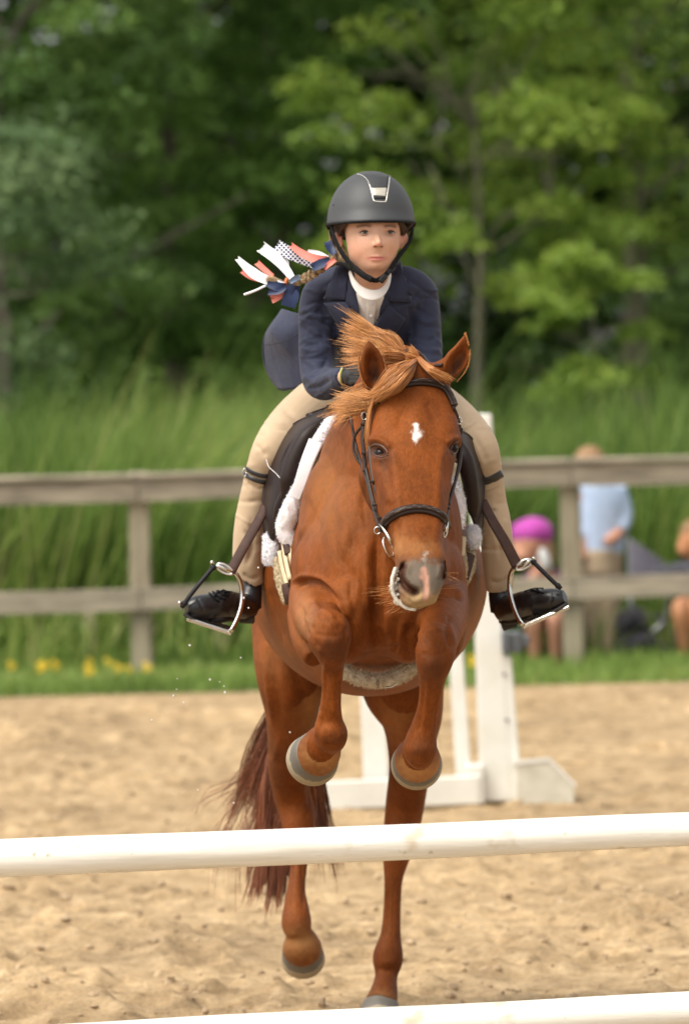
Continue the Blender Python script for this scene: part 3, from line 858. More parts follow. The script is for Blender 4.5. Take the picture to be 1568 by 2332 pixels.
# hind legs
T([(680, 1330, 13.1, 112), (668, 1430, 13.0, 96), (664, 1530, 12.92, 84), (664, 1620, 12.98, 62), (658, 1690, 13.08, 49), (655, 1750, 13.18, 45), (665, 1810, 13.24, 43), (676, 1850, 13.24, 41), (681, 1890, 13.22, 37), (682, 1930, 13.2, 27), (679, 1980, 13.18, 20), (674, 2030, 13.14, 22), (674, 2075, 13.11, 31), (675, 2105, 13.09, 35), (679, 2130, 13.09, 28)], lat=(1, 0, 0))
T([(679, 2115, 13.11, 26), (684, 2138, 13.11, 38), (687, 2155, 13.12, 44), (688, 2165, 13.15, 45), (689, 2170, 13.17, 42)])
T([(900, 1350, 13.1, 112), (915, 1470, 13.0, 108), (918, 1560, 12.95, 98), (936, 1630, 13.0, 72), (934, 1700, 13.1, 53), (931, 1760, 13.18, 47), (922, 1830, 13.24, 45), (915, 1880, 13.24, 42), (906, 1930, 13.22, 37), (900, 1965, 13.21, 29), (895, 2010, 13.2, 21), (892, 2080, 13.2, 20.5), (889, 2130, 13.19, 24), (884, 2170, 13.18, 34), (882, 2195, 13.18, 34), (879, 2225, 13.17, 26), (874, 2260, 13.14, 32), (868, 2285, 13.12, 38)], lat=(1, 0, 0))
T([(690, 1700, 13.20, 16), (700, 1780, 13.32, 16), (706, 1845, 13.36, 17), (697, 1900, 13.28, 15)]); T([(905, 1760, 13.22, 16), (895, 1850, 13.36, 16), (892, 1900, 13.34, 17), (900, 1960, 13.26, 12)])
# head
hy = R(11); HL = np.array([math.cos(hy), math.sin(hy), 0])
def head():
    S = [(941, 838, 11.52, 40, .02, .05), (940, 862, 11.48, 76, .045, .11), (938, 905, 11.45, 92, .055, .15), (941, 955, 11.42, 99, .062, .19), (945, 1002, 11.385, 103, .067, .23), (942, 1050, 11.35, 96, .07, .26),
         (942, 1100, 11.315, 87, .07, .26), (944, 1150, 11.275, 78, .068, .22), (946, 1190, 11.245, 69, .064, .17), (950, 1226, 11.215, 58, .060, .13), (954, 1256, 11.19, 54, .057, .115), (959, 1290, 11.165, 55, .055, .11),
         (959, 1322, 11.145, 53, .050, .10), (956, 1348, 11.13, 48, .044, .09), (954, 1368, 11.12, 38, .034, .07), (953, 1380, 11.12, 24, .02, .045)]
    A = catmull(np.array(S), 64); C = np.array([P(*a[:3]) for a in A]); tan = nrm(np.gradient(C, axis=0)); V = []; f = []; seg = 48
    B = nrm(np.cross(HL, tan)); B = B * np.sign(B[:, 1:2])
    for k in range(len(A)):
        w, df, db = A[k, 3] * A[k, 2] / F, A[k, 4], A[k, 5]
        a = np.linspace(0, 2 * np.pi, seg, endpoint=False); c, s = np.cos(a), np.sin(a)
        lat = np.sign(c) * abs(c) ** .85 * w * np.where(s > 0, 1 - .30 * s ** 2, 1)
        dep = np.where(s > 0, np.sign(s) * abs(s) ** .85 * db, -abs(s) ** .75 * df)
        V.append(C[k] + HL * lat[:, None] + B[k] * dep[:, None])
    V = np.vstack(V)
    for k in range(1, len(A)):
        for j in range(seg): j2 = (j + 1) % seg; f.append(((k - 1) * seg + j, (k - 1) * seg + j2, k * seg + j2, k * seg + j))
    f.append(tuple(range(seg))); f.append(tuple((len(A) - 1) * seg + j for j in range(seg))[::-1]); HB.add(V, f)
head()
E(868, 1095, 11.47, 50, 85, .09, -8); E(985, 1090, 11.5, 42, 75, .08, 8)      # jaws
E(860, 1008, 11.39, 24, 24, .035, 0); E(1032, 1002, 11.40, 21, 24, .035, 0)       # orbits
E(925, 1306, 11.14, 20, 28, .03, 20); E(1002, 1300, 11.15, 16, 26, .03, -12)         # nostril wings
E(948, 1362, 11.115, 38, 24, .03); E(924, 1360, 11.16, 24, 26, .045); E(960, 1366, 11.12, 36, 16, .03)                # lips
T([(866, 890, 11.50, 24, .026), (855, 865, 11.47, 31, .030), (849, 835, 11.45, 30.5, .028), (844, 805, 11.44, 22, .022), (840, 786, 11.44, 11, .013), (838, 774, 11.44, 2, .004)], lat=(1, 0, 0), n=24)
T([(975, 858, 11.50, 26, .028), (1002, 850, 11.47, 29, .03), (1028, 834, 11.45, 32, .028), (1046, 808, 11.44, 26, .022), (1054, 780, 11.44, 12, .013), (1058, 760, 11.44, 2, .004)], lat=(1, 0, .8), n=24)
HC = Clay(HB, .0046, 7)
HC.co = smooth_np(HC.co, HC.f, 3); HC.refresh()
g, ln = HC.g, HC.line
# ears: hollow cups
for (x, y, rx, ry, ang) in ((850, 838, 15, 36, -8), (1043, 822, 15, 34, 28)):
    w = HC.w(x, y, rx, ry, ang, d1=11.6); V = nrm(HC.co - CAMP); HC.co += V * (np.clip(w * 1.5, 0, 1) * .032)[:, None]
HC.refresh()
# forehead, orbits, nasal bone
for s in ([(926, 920), (914, 945), (902, 972)], [(968, 918), (982, 940), (994, 962)]): ln(s, 8, -.0045, d1=11.6)
g(905, 950, 22, 30, -.004, d1=11.6); g(993, 950, 20, 30, -.004, d1=11.6); g(947, 940, 24, 70, .005, d1=11.6)
ln([(838, 1006), (858, 1003), (878, 1012), (888, 1026)], 9, .011, d1=11.6); ln([(1018, 1012), (1030, 1002), (1046, 1000)], 8, .009, d1=11.6)
ln([(842, 1012), (858, 1009), (874, 1018), (881, 1030)], 4.5, -.005, d1=11.6)
g(861, 1026, 15, 11, -.014, ang=25, d1=11.6); g(1036, 1018, 11, 14, -.012, ang=-25, d1=11.6)
ln([(848, 1040), (865, 1045), (880, 1036)], 5, .004, d1=11.6)
ln([(893, 1012), (897, 1060), (902, 1120), (912, 1190), (922, 1240)], 12, .005, d1=11.6); ln([(1008, 1012), (1003, 1060), (999, 1120), (996, 1180), (992, 1235)], 10, .005, d1=11.6)
g(878, 1080, 16, 50, -.008, ang=-8, d1=11.6); g(1014, 1080, 10, 50, -.006, d1=11.6)
ln([(862, 1060), (876, 1110), (890, 1150)], 9, .006, d1=11.6)
g(948, 1120, 22, 80, -.002, d1=11.6)
g(905, 1205, 14, 35, -.008, d1=11.6)
HC.refresh()
# nostrils, lips
V_ = nrm(HC.co - CAMP); w_ = HC.lw([(919, 1290), (914, 1304), (919, 1326), (934, 1343), (946, 1349)], 7.5, d1=11.4, taper=False); HC.co += V_ * (np.clip(w_ * 1.3, 0, 1) * .028)[:, None]
w_ = HC.lw([(1012, 1282), (1011, 1298), (1007, 1314)], 6.0, d1=11.4, taper=False); HC.co += V_ * (np.clip(w_ * 1.3, 0, 1) * .024)[:, None]

ln([(919, 1285), (928, 1292), (926, 1312), (934, 1332), (948, 1344)], 6.5, .008, d1=11.4); ln([(904, 1292), (903, 1318), (910, 1340), (926, 1358)], 6, .004, d1=11.4)
ln([(1003, 1284), (1001, 1302), (1000, 1320)], 6, .006, d1=11.4)
g(967, 1330, 5, 34, -.004, d1=11.4); ln([(925, 1362), (942, 1376), (962, 1374), (985, 1368)], 4, -.004, d1=11.4)
g(975, 1358, 16, 14, .005, d1=11.4); g(945, 1372, 16, 10, .004, d1=11.4)
# chest and shoulders
ln([(858, 1215), (858, 1300), (858, 1400), (858, 1500)], 11, -.016, d0=11.3); ln([(742, 1020), (730, 1110), (722, 1200), (730, 1290)], 18, -.007, d0=11.3)
ln([(822, 1180), (800, 1250), (780, 1330)], 16, -.007, d0=11.3); ln([(800, 1240), (812, 1330), (790, 1400)], 14, .005, d0=11.3)
ln([(664, 1338), (690, 1322), (725, 1328), (752, 1350), (775, 1378)], 7, -.015, d0=11.3); ln([(662, 1330), (690, 1313), (728, 1318), (758, 1340)], 5, .009, d0=11.3); ln([(676, 1345), (700, 1334), (730, 1343), (752, 1362)], 4, -.006, d0=11.3)
ln([(1056, 1368), (1035, 1352), (1005, 1352), (972, 1368), (950, 1390)], 7, -.014, d0=11.3); ln([(1058, 1358), (1035, 1342), (1005, 1343), (975, 1356)], 5, .008, d0=11.3)
ln([(790, 1400), (800, 1450), (790, 1500)], 10, -.012, d0=11.3); ln([(935, 1420), (925, 1460), (930, 1505)], 10, -.012, d0=11.3)
ln([(835, 1080), (828, 1150), (838, 1215)], 10, -.006, d0=11.4)
ln([(690, 1190), (684, 1240), (690, 1290), (710, 1320)], 14, .006, d0=11.3); ln([(760, 960), (745, 1010), (725, 1060)], 16, .005, d0=11.3)
ln([(770, 1100), (760, 1180), (765, 1250), (785, 1300)], 11, -.007, d0=11.3); ln([(808, 1290), (800, 1350), (812, 1420)], 9, -.007, d0=11.3); ln([(905, 1400), (900, 1450), (890, 1500)], 9, -.006, d0=11.3)
ln([(832, 1240), (836, 1320), (830, 1400)], 9, .006, d0=11.3); ln([(884, 1390), (880, 1450)], 9, .006, d0=11.3); ln([(1066, 1300), (1075, 1360), (1066, 1420)], 10, -.006, d0=11.5); ln([(610, 1340), (625, 1400), (650, 1470)], 12, -.006, d0=11.8)
ln([(790, 1470), (820, 1485), (850, 1488), (890, 1480), (920, 1465)], 6, -.005, d0=11.3)
rs_ = np.random.default_rng(5)
for _ in range(90):
    x, y = rs_.uniform(680, 830), rs_.uniform(1020, 1480); g(x, y, rs_.uniform(8, 22), rs_.uniform(20, 50), rs_.normal() * .0022, ang=rs_.uniform(-30, 20), d0=11.3)
# forearms and knees: veins, tendons, caps
ln([(683, 1375), (690, 1415), (706, 1450)], 7, -.007); ln([(715, 1360), (722, 1395), (716, 1430), (722, 1465)], 5, .004); ln([(692, 1405), (705, 1398), (712, 1412)], 6, -.006)
g(752, 1425, 22, 14, .004); g(750, 1462, 26, 16, .004); ln([(712, 1420), (716, 1450), (728, 1478)], 5, -.006); ln([(788, 1420), (786, 1455), (778, 1485)], 5, -.004); ln([(716, 1443), (750, 1449), (790, 1443)], 4, -.0025)
ln([(741, 1520), (740, 1580), (734, 1640)], 3.5, -.004); ln([(771, 1520), (772, 1580), (772, 1635)], 3.5, -.003); ln([(732, 1620), (724, 1650), (720, 1680)], 5, .004)
g(756, 1665, 18, 12, .004); g(772, 1680, 12, 12, .005); g(733, 1675, 10, 14, .003); ln([(738, 1690), (756, 1700), (774, 1692)], 4, -.006)
ln([(955, 1400), (985, 1425), (1010, 1440)], 6, .003); ln([(1022, 1400), (1016, 1440), (1028, 1480)], 5, -.006); g(985, 1468, 24, 14, .003); g(985, 1510, 26, 16, .005); ln([(950, 1485), (985, 1493), (1025, 1480)], 4, -.0025)
ln([(966, 1560), (960, 1620), (952, 1670)], 3.5, -.004); ln([(998, 1560), (992, 1620), (986, 1670)], 3.5, -.004); ln([(938, 1736), (956, 1746), (974, 1734)], 4, -.006); g(955, 1708, 24, 12, .003)
ln([(742, 1500), (738, 1540), (738, 1600), (730, 1650)], 4, .004); ln([(762, 1510), (760, 1580), (760, 1640)], 6, .003); ln([(714, 1380), (740, 1392), (765, 1410)], 5, .005); ln([(700, 1425), (712, 1445), (722, 1470), (735, 1495)], 5, .005); ln([(776, 1400), (788, 1430), (792, 1460)], 5, .003)
g(735, 1430, 8, 10, -.004); g(768, 1432, 8, 9, -.003); g(968, 1470, 8, 9, -.003); g(1004, 1470, 9, 10, -.003); ln([(975, 1545), (970, 1600), (962, 1660)], 5, .003); ln([(1008, 1405), (1024, 1430), (1034, 1470)], 5, .005); ln([(960, 1395), (952, 1430), (958, 1460)], 5, .004)
ln([(738, 1396), (756, 1402), (775, 1415)], 3, -.003); ln([(700, 1380), (694, 1420), (704, 1470)], 5, .004)
# hind legs
ln([(615, 1470), (628, 1560), (640, 1650)], 12, -.006, d0=12.5); ln([(600, 1500), (612, 1590), (622, 1660)], 6, .004, d0=12.5); ln([(668, 1500), (690, 1580), (700, 1640)], 16, -.008, d0=12.5); ln([(636, 1680), (622, 1740)], 7, .004, d0=12.5)
g(700, 1850, 12, 16, .005, d0=12.5); ln([(700, 1790), (704, 1830), (694, 1870)], 5, -.005, d0=12.5); ln([(664, 1960), (662, 2020), (664, 2070)], 4, -.004, d0=12.5); ln([(686, 1960), (690, 2020), (690, 2070)], 4, -.004, d0=12.5)
ln([(895, 1630), (900, 1720), (898, 1800)], 10, -.005, d0=12.5); ln([(884, 2020), (882, 2090), (876, 2140)], 4, -.004, d0=12.5); ln([(904, 2020), (902, 2090), (898, 2140)], 3, .003, d0=12.5); g(883, 2192, 18, 9, .004, d0=12.5); ln([(858, 2205), (880, 2212), (905, 2205)], 5, -.003, d0=12.5)
HC.refresh()
def band(lo, hi, x): return np.clip((x - lo) / (hi - lo), 0, 1)
px, py, dd = HC.px, HC.py, HC.d; fr = HC.front; n_ = len(px); hd = (dd < 11.62)
jx = px + (vnoise(px + 500, py, .12, 8) - .5) * 12; jy = py + (vnoise(px, py + 500, .12, 9) - .5) * 16
def gs(x, y, rx, ry, ang=0):
    c, s = math.cos(R(ang)), math.sin(R(ang)); u = (jx - x) * c + (jy - y) * s; v = -(jx - x) * s + (jy - y) * c
    return np.exp(-(u / rx) ** 2 - (v / ry) ** 2)
mz = (dd < 11.30)
white = np.clip(gs(949, 989, 13, 15) * 1.0 + gs(946, 972, 5, 16) * 1.0 + gs(948, 1008, 4, 10) * .6, 0, 1) * hd + .5 * gs(968, 1266, 9, 26) * mz + .10 * gs(930, 1320, 60, 40) * mz
grey = np.clip(np.clip(gs(958, 1312, 66, 42) * 1.9, 0, 1) * band(1262, 1290, jy + abs(jx - 966) * -.25 + 8), 0, 1) * mz
tan_ = np.clip(gs(962, 1372, 50, 22) * 1.3, 0, 1) * mz
L_ = HC.lw([(964, 1296), (966, 1312), (970, 1330), (970, 1352), (968, 1362)], 5.0, d1=11.4, taper=False); pink = np.clip(L_ * 2.2 + gs(964, 1312, 9, 6) * 1.3, 0, 1) * hd * (jy > 1285)
dark = np.clip(.62 * gs(752, 1478, 40, 34) * (dd < 11.45) + .7 * gs(985, 1525, 38, 40) * (dd < 11.45) + .55 * gs(756, 1685, 30, 16) * (dd < 11.5) + .45 * gs(956, 1705, 36, 26) * (dd < 11.5), 0, 1)
dark = np.maximum(dark, np.clip((1.1 * gs(863, 1030, 26, 18, 20) + .5 * gs(874, 1062, 16, 28) + 1.1 * gs(1034, 1020, 17, 20) + .3 * gs(1022, 1050, 12, 26) + 1.0 * HC.lw([(918, 1292), (913, 1310), (920, 1330), (940, 1347)], 9, d1=11.4, taper=False) * 1.6 + 1.4 * HC.lw([(1011, 1284), (1010, 1314)], 7, d1=11.4, taper=False)) * hd, 0, 1))
dark = np.maximum(dark, np.clip(hd * (.95 * gs(856, 860, 13, 26, -8) + .5 * gs(850, 835, 15, 34, -8) + .95 * gs(1036, 838, 12, 26, 28) + .45 * gs(1045, 815, 12, 30, 28)), 0, 1))
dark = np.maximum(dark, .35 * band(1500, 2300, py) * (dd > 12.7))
pale = np.clip(.75 * gs(735, 1722, 44, 34) * (dd > 11.40) * (dd < 12) + .75 * gs(950, 1752, 50, 30) * (dd > 11.40) * (dd < 12) + .6 * gs(690, 2150, 60, 36) * (dd > 12.6) + .35 * gs(868, 2275, 40, 20) * (dd > 12.6), 0, 1)
pale = np.maximum(pale, .10 * np.clip(gs(620, 1500, 60, 60) + gs(1080, 1440, 40, 60), 0, 1) * (dd > 11.7)); pale = np.maximum(pale, .3 * gs(712, 1610, 36, 80) * (dd > 12.86)); pale = np.maximum(pale, .25 * gs(905, 1610, 36, 70) * (dd > 12.86))
pale = np.maximum(pale, mz * np.clip(.35 * gs(905, 1240, 16, 30) + .25 * gs(958, 1250, 50, 20), 0, 1)); pale = np.maximum(pale, .16 * gs(740, 1120, 60, 120)); pale = np.maximum(pale, .25 * gs(690, 1400, 25, 60))
one = np.ones(n_); marks = np.stack([white, grey, pink, one], 1); tone = np.stack([dark, pale, tan_, one], 1)
GH = ground_at(868, 2330)
horse = empty('horse', (P(850, 1300, 12.3)[0], 12.3, 0), 'chestnut horse with a small white star jumping towards the camera over the white poles', 'horse')
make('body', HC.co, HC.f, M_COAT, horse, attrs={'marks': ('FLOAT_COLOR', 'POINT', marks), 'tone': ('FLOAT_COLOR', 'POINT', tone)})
HBV = HC.bvh()
# eyes
M_EYE = simple('horse_eye', (.018, .009, .006), (.008, .005, .004), rough=.12, scale=30, bstr=0, spec=.14)
for x, y, dg, off in ((862, 1029, 11.36, -.0125), (1035, 1021, 11.37, -.0125)):
    p, nn = surf(HBV, x, y, dg, off); v, f = ball_vf(p, (.0195, .019, .0175), 20, 14); make('eye', v, f, M_EYE, horse)
# lids: fleshy rims over each eye
M_LID = simple('dark_lid', (.10, .04, .022), (.05, .022, .014), rough=.45, scale=60)
for pts, w in (([(843, 1019), (852, 1012), (866, 1013), (878, 1022), (884, 1034)], 3.2), ([(846, 1028), (856, 1038), (870, 1041), (884, 1036)], 2.4), ([(1024, 1026), (1028, 1014), (1036, 1006), (1044, 1004)], 3.0), ([(1024, 1030), (1032, 1034), (1042, 1024)], 2.2)):
    c = catmull([surf(HBV, x, y, 11.37, .001)[0] for x, y in pts], 14); r = np.sin(np.linspace(.25, math.pi - .25, 14)) * w * .00105
    v, f = tube_vf(c, r, 8); make('eyelid', v, f, M_LID, horse)
# hooves
def hoof_material():
    m, n, b = new_mat('hoof_horn'); a = node(n, 'ShaderNodeAttribute', attribute_name='h')
    nz = noise(n, 60, 4, .6); ad = node(n, 'ShaderNodeMath', operation='MULTIPLY_ADD'); n.links.new(nz.outputs[0], ad.inputs[0]); ad.inputs[1].default_value = .35; n.links.new(a.outputs['Fac'], ad.inputs[2])
    c = ramp(n, ad.outputs[0], [(.15, (.155, .13, .10)), (.50, (.115, .105, .09)), (.78, (.13, .118, .10)), (.86, (.34, .28, .195)), (1, (.30, .24, .16))])
    n.links.new(c.outputs[0], b.inputs['Base Color']); b.inputs['Roughness'].default_value = .6; bump(n, b, nz.outputs[0], .003, .5); return m
M_HOOF = hoof_material()
def hoof(a, b, ra, rb, toe=(0, -1), n=40):
    """a: coronet centre (px,py,d), b: ground edge centre; ring radii in metres"""
    A, B = P(*a), P(*b); ax = nrm(B - A); X = nrm(np.cross(ax, [0, 0, 1.0]) if abs(ax[2]) < .9 else np.array([1.0, 0, 0])); X = X * np.sign(X[0]); Y = np.cross(ax, X)
    V = []; H = []; prof = [(.06, .80), (0, .96), (.04, 1.0), (.2, 1.0), (.45, 1.0), (.7, 1.0), (.88, 1.0), (.97, 1.0), (1, .97), (1.0, .6), (.9, .3)]
    an = np.linspace(0, 2 * np.pi, n, endpoint=False)
    for t, s in prof:
        r = (ra + (rb - ra) * t) * s
        for q in an: V.append(A + (B - A) * t + (X * math.cos(q) + Y * math.sin(q)) * r); H.append(min(t, 1))
    f = []
    for k in range(len(prof) - 1):
        for j in range(n): j2 = (j + 1) % n; f.append((k * n + j, k * n + j2, (k + 1) * n + j2, (k + 1) * n + j))
    f.append(tuple((len(prof) - 1) * n + j for j in range(n)))
    o = make('hoof', V, f, M_HOOF, horse, attrs={'h': ('FLOAT', 'POINT', H)}); fix_normals(o)
hoof((725, 1711, 11.455), (710, 1733, 11.54), 50 * mpx(11.46), 61 * mpx(11.53)); hoof((950, 1727, 11.46), (948, 1743, 11.54), 51.5 * mpx(11.46), 59 * mpx(11.53))
hoof((687, 2155, 13.12), (690, 2186, 13.20), 43 * mpx(13.1), 50 * mpx(13.2)); hoof((867, 2284, 13.13), (864, 2326, 13.10), 40 * mpx(13.1), 50 * mpx(13.1))

# ---- mane, forelock, tail
def hair_mat(name, root, tip, dk, rough=.38):
    m, n, b = new_mat(name); a = node(n, 'ShaderNodeAttribute', attribute_name='tint'); l = node(n, 'ShaderNodeAttribute', attribute_name='along')
    c = mix(n, l.outputs['Fac'], root, tip); r = ramp(n, a.outputs['Fac'], [(0, dk), (.5, 1.0), (1, 1.35)]); k = mix(n, 1.0, c, r.outputs[0], 'MULTIPLY')
    n.links.new(k, b.inputs['Base Color']); b.inputs['Roughness'].default_value = rough; b.inputs['Specular IOR Level'].default_value = .55; return m
M_MANE = hair_mat('mane_hair', (.36, .13, .034), (.68, .33, .115), .65)
M_TAIL = hair_mat('tail_hair', (.12, .038, .017), (.26, .085, .036), .4)
def GP(*pts): return [P(*p) for p in pts]
rh = np.random.default_rng(12)
mane = []
# the big fan blown up and to the left in front of the rider
mane.append(hair_np([GP((925, 812, 11.60), (880, 768, 11.62), (835, 735, 11.64), (783, 698, 11.66)), GP((915, 822, 11.62), (868, 785, 11.62), (825, 760, 11.64), (772, 738, 11.66)),
                     GP((905, 832, 11.64), (862, 800, 11.62), (820, 785, 11.62), (765, 768, 11.64)), GP((895, 842, 11.66), (858, 815, 11.62), (825, 805, 11.6), (770, 800, 11.62)), GP((890, 850, 11.68), (860, 828, 11.62), (830, 825, 11.6), (780, 828, 11.62))],
                    3600, 11, .0009, .00022, .0055, rh, 1.8, .34, .002, clumps=150))
mane.append(hair_np([GP((940, 815, 11.56), (905, 800, 11.52), (870, 795, 11.5), (830, 775, 11.52)), GP((945, 822, 11.56), (900, 820, 11.5), (870, 825, 11.48), (850, 835, 11.48))], 900, 9, .0010, .0003, .007, rh, 1.3, .3, clumps=26))
# forelock swept across the brow and behind the left ear
mane.append(hair_np([GP((950, 818, 11.50), (925, 845, 11.37), (890, 880, 11.36), (850, 905, 11.38), (815, 900, 11.42), (770, 888, 11.46)), GP((945, 820, 11.50), (918, 855, 11.37), (880, 892, 11.37), (838, 915, 11.4), (800, 912, 11.44), (752, 902, 11.48)),
                     GP((935, 822, 11.50), (905, 850, 11.39), (872, 890, 11.40), (830, 920, 11.43), (790, 925, 11.47), (748, 930, 11.52)), GP((925, 822, 11.52), (890, 850, 11.43), (862, 895, 11.44), (825, 935, 11.47), (790, 945, 11.5), (755, 952, 11.55))],
                    2700, 13, .0009, .00022, .0065, rh, 1.7, .36, .003, clumps=130))
mane.append(hair_np([GP((955, 815, 11.49), (985, 838, 11.40), (1010, 852, 11.41), (1032, 868, 11.43)), GP((948, 815, 11.49), (970, 840, 11.38), (990, 852, 11.38), (1020, 866, 11.41))], 220, 9, .0011, .0003, .004, rh, 1.2, .3))
mane.append(hair_np([GP((872, 880, 11.40), (852, 905, 11.37), (842, 950, 11.37), (838, 1000, 11.38), (836, 1035, 11.40)), GP((866, 880, 11.42), (846, 905, 11.39), (838, 940, 11.39), (834, 975, 11.4), (832, 1000, 11.41))], 46, 12, .0010, .0003, .003, rh, 1.0, .4))
# mane low on the neck behind the cheek
mane.append(hair_np([GP((870, 870, 11.75), (830, 890, 11.7), (790, 920, 11.7), (748, 940, 11.74)), GP((850, 900, 11.85), (815, 915, 11.78), (785, 935, 11.76), (755, 955, 11.78))], 1400, 11, .0010, .0003, .010, rh, 1.6, .4, clumps=40))
mane.append(hair_np([GP((905, 850, 11.72), (900, 826, 11.64), (915, 815, 11.57), (935, 818, 11.51)), GP((960, 850, 11.62), (950, 828, 11.58), (935, 812, 11.55), (915, 800, 11.55)), GP((985, 850, 11.56), (965, 830, 11.52), (945, 818, 11.50), (920, 812, 11.5))], 1100, 9, .0011, .0004, .006, rh, 1.2, .2, clumps=30))
hair_obj('mane', mane, M_MANE, horse)
# ear fringe
fr_ = []
for pts in ([(818, 812), (819, 840), (826, 866), (838, 884)], [(878, 846), (870, 820), (858, 795)], [(1068, 800), (1066, 825), (1057, 848), (1040, 868)], [(1066, 790), (1060, 770), (1057, 762)]):
    q = catmull([[x, y, 11.45] for x, y in pts], 12); cx, cy = (849, 838) if pts[0][0] < 900 else (1040, 825)
    fr_.append(hair_np([GP((a[0], a[1], 11.445), (a[0] + (cx - a[0]) * -.03, a[1] + (cy - a[1]) * -.03 - 1, 11.44), (a[0] + (cx - a[0]) * -.13, a[1] - (cy - a[1]) * .06 - 3, 11.44)) for a in q], 260, 4, .0007, .0002, .0010, rh, 1.2, .4))
hair_obj('ear_fringe', fr_, M_MANE, horse)
tail = []
tail.append(hair_np([GP((650, 1560, 13.45), (618, 1660, 13.5), (572, 1735, 13.55), (522, 1810, 13.6), (490, 1865, 13.6), (480, 1960, 13.6)), GP((650, 1570, 13.45), (620, 1680, 13.5), (590, 1760, 13.52), (560, 1830, 13.56), (540, 1880, 13.56), (535, 2050, 13.58)),
                     GP((655, 1580, 13.45), (620, 1700, 13.48), (600, 1780, 13.5), (585, 1850, 13.52), (572, 1940, 13.52), (560, 2060, 13.52))], 900, 14, .0012, .0004, .020, rh, 1.5, .5, .012, clumps=50))
tail.append(hair_np([GP((655, 1600, 13.43), (625, 1720, 13.42), (600, 1830, 13.42), (590, 1950, 13.42), (570, 2060, 13.42)), GP((660, 1600, 13.43), (635, 1740, 13.42), (620, 1840, 13.42), (612, 1960, 13.42), (598, 2078, 13.42)),
                     GP((665, 1600, 13.43), (640, 1740, 13.42), (640, 1850, 13.42), (640, 1960, 13.42), (628, 2085, 13.42)), GP((672, 1600, 13.43), (660, 1760, 13.42), (655, 1860, 13.42), (655, 1960, 13.42), (645, 2060, 13.42))],
                    3000, 12, .0015, .0005, .010, rh, 1.1, .2, .004, clumps=60))
tail.append(hair_np([GP((700, 1600, 13.45), (715, 1740, 13.44), (728, 1850, 13.46), (735, 1930, 13.48), (750, 2040, 13.5)), GP((705, 1600, 13.45), (725, 1740, 13.46), (742, 1850, 13.5), (765, 1930, 13.52), (808, 2005, 13.54)), GP((690, 1600, 13.45), (705, 1740, 13.45), (715, 1850, 13.45), (712, 1940, 13.45), (700, 2030, 13.45))],
                    420, 12, .0013, .0004, .009, rh, 1.3, .4, .006, clumps=18))
hair_obj('tail', tail, M_TAIL, horse)
# whiskers and chin hair
wk = []
for k in range(42):
    x, y = rh.uniform(898, 940), 0; y = 1325 + (x - 898) * 1.3 + rh.normal() * 5; L = rh.uniform(25, 85); a = R(rh.uniform(150, 235) if y < 1350 else rh.uniform(115, 190))
    wk.append(hair_np([GP((x, y, 11.15), (x + math.cos(a) * L * .5, y + abs(math.sin(a)) * L * .5, 11.13), (x + math.cos(a) * L, y + abs(math.sin(a)) * L * .8 - 4, 11.12))], 1, 6, .0005, .00015, .002, rh))
for k in range(16):
    x, y = rh.uniform(1000, 1020), rh.uniform(1300, 1360); L = rh.uniform(15, 40); a = R(rh.uniform(-30, 40))
    wk.append(hair_np([GP((x - 8, y, 11.16), (x + math.cos(a) * L * .5, y + math.sin(a) * L * .5, 11.15), (x + math.cos(a) * L, y + math.sin(a) * L, 11.14))], 1, 6, .0004, .0002, .002, rh))
hair_obj('whiskers', wk, M_MANE, horse)['kind'] = 'stuff'
# foam round the left of the mouth
M_FOAM = simple('saliva_foam', (.72, .68, .60), (.42, .36, .28), rough=.25, scale=120, bdist=.003, bstr=.8, coat=.5)
fm = MB()
for (x, y, r) in [(903, 1298, 6), (900, 1316, 8.5), (899, 1334, 10), (904, 1350, 12), (911, 1362, 12.5), (920, 1371, 11), (930, 1378, 9), (938, 1384, 6), (912, 1352, 7), (946, 1387, 4), (934, 1392, 3), (958, 1388, 3)]:
    for _ in range(9): fm.add(*ball_vf(P(x - 3 + rh.normal() * r * .6, y + rh.normal() * r * .7, 11.13 + rh.normal() * .004), np.array([r, r, r * 1.1]) * .00105 * rh.uniform(.2, .5), 8, 6))
fm.add(*tube_vf(catmull(GP((901, 1292, 11.13), (892, 1325, 11.12), (898, 1360, 11.12), (921, 1382, 11.12), (946, 1388, 11.11)), 12), .0055, 8))
fc, ff = remesh(fm, .0018, 3); make('foam', fc, ff, M_FOAM, horse)

# ================================================================== TACK
M_LEATHER = simple('dark_leather', (.032, .017, .012), (.020, .011, .008), rough=.45, scale=60, bdist=.0008, bstr=.5, spec=.3)
M_SADDLE = simple('saddle_leather', (.020, .010, .008), (.013, .0065, .0055), rough=.42, scale=50, bdist=.0008, bstr=.5, spec=.25)
M_SUEDE = simple('knee_suede', (.022, .012, .010), (.014, .008, .0065), spec=.25, rough=.5, scale=90, bdist=.001)
M_LEATHER2 = simple('stirrup_leather', (.060, .026, .017), (.038, .016, .011), rough=.55, scale=60, bdist=.0008, spec=.22)
M_STEEL = simple('steel', (.72, .70, .66), (.55, .53, .49), rough=.22, scale=20, metal=1.0, bstr=.1)
M_FLEECE = simple('white_fleece', (.90, .88, .90), (.80, .78, .80), rough=.95, scale=140, bdist=.002, bstr=.6, sheen=.2, sss=.3)
M_FLEECET = simple('tan_fleece', (.60, .50, .33), (.33, .24, .13), rough=.95, scale=120, bdist=.004, bstr=.9)
M_GIRTHF = simple('undyed_fleece', (.78, .70, .55), (.50, .39, .25), rough=.95, scale=60, bdist=.004, bstr=.9)
M_CREAM = simple('cream_leather', (.62, .50, .32), (.5, .38, .22), rough=.5, scale=30)
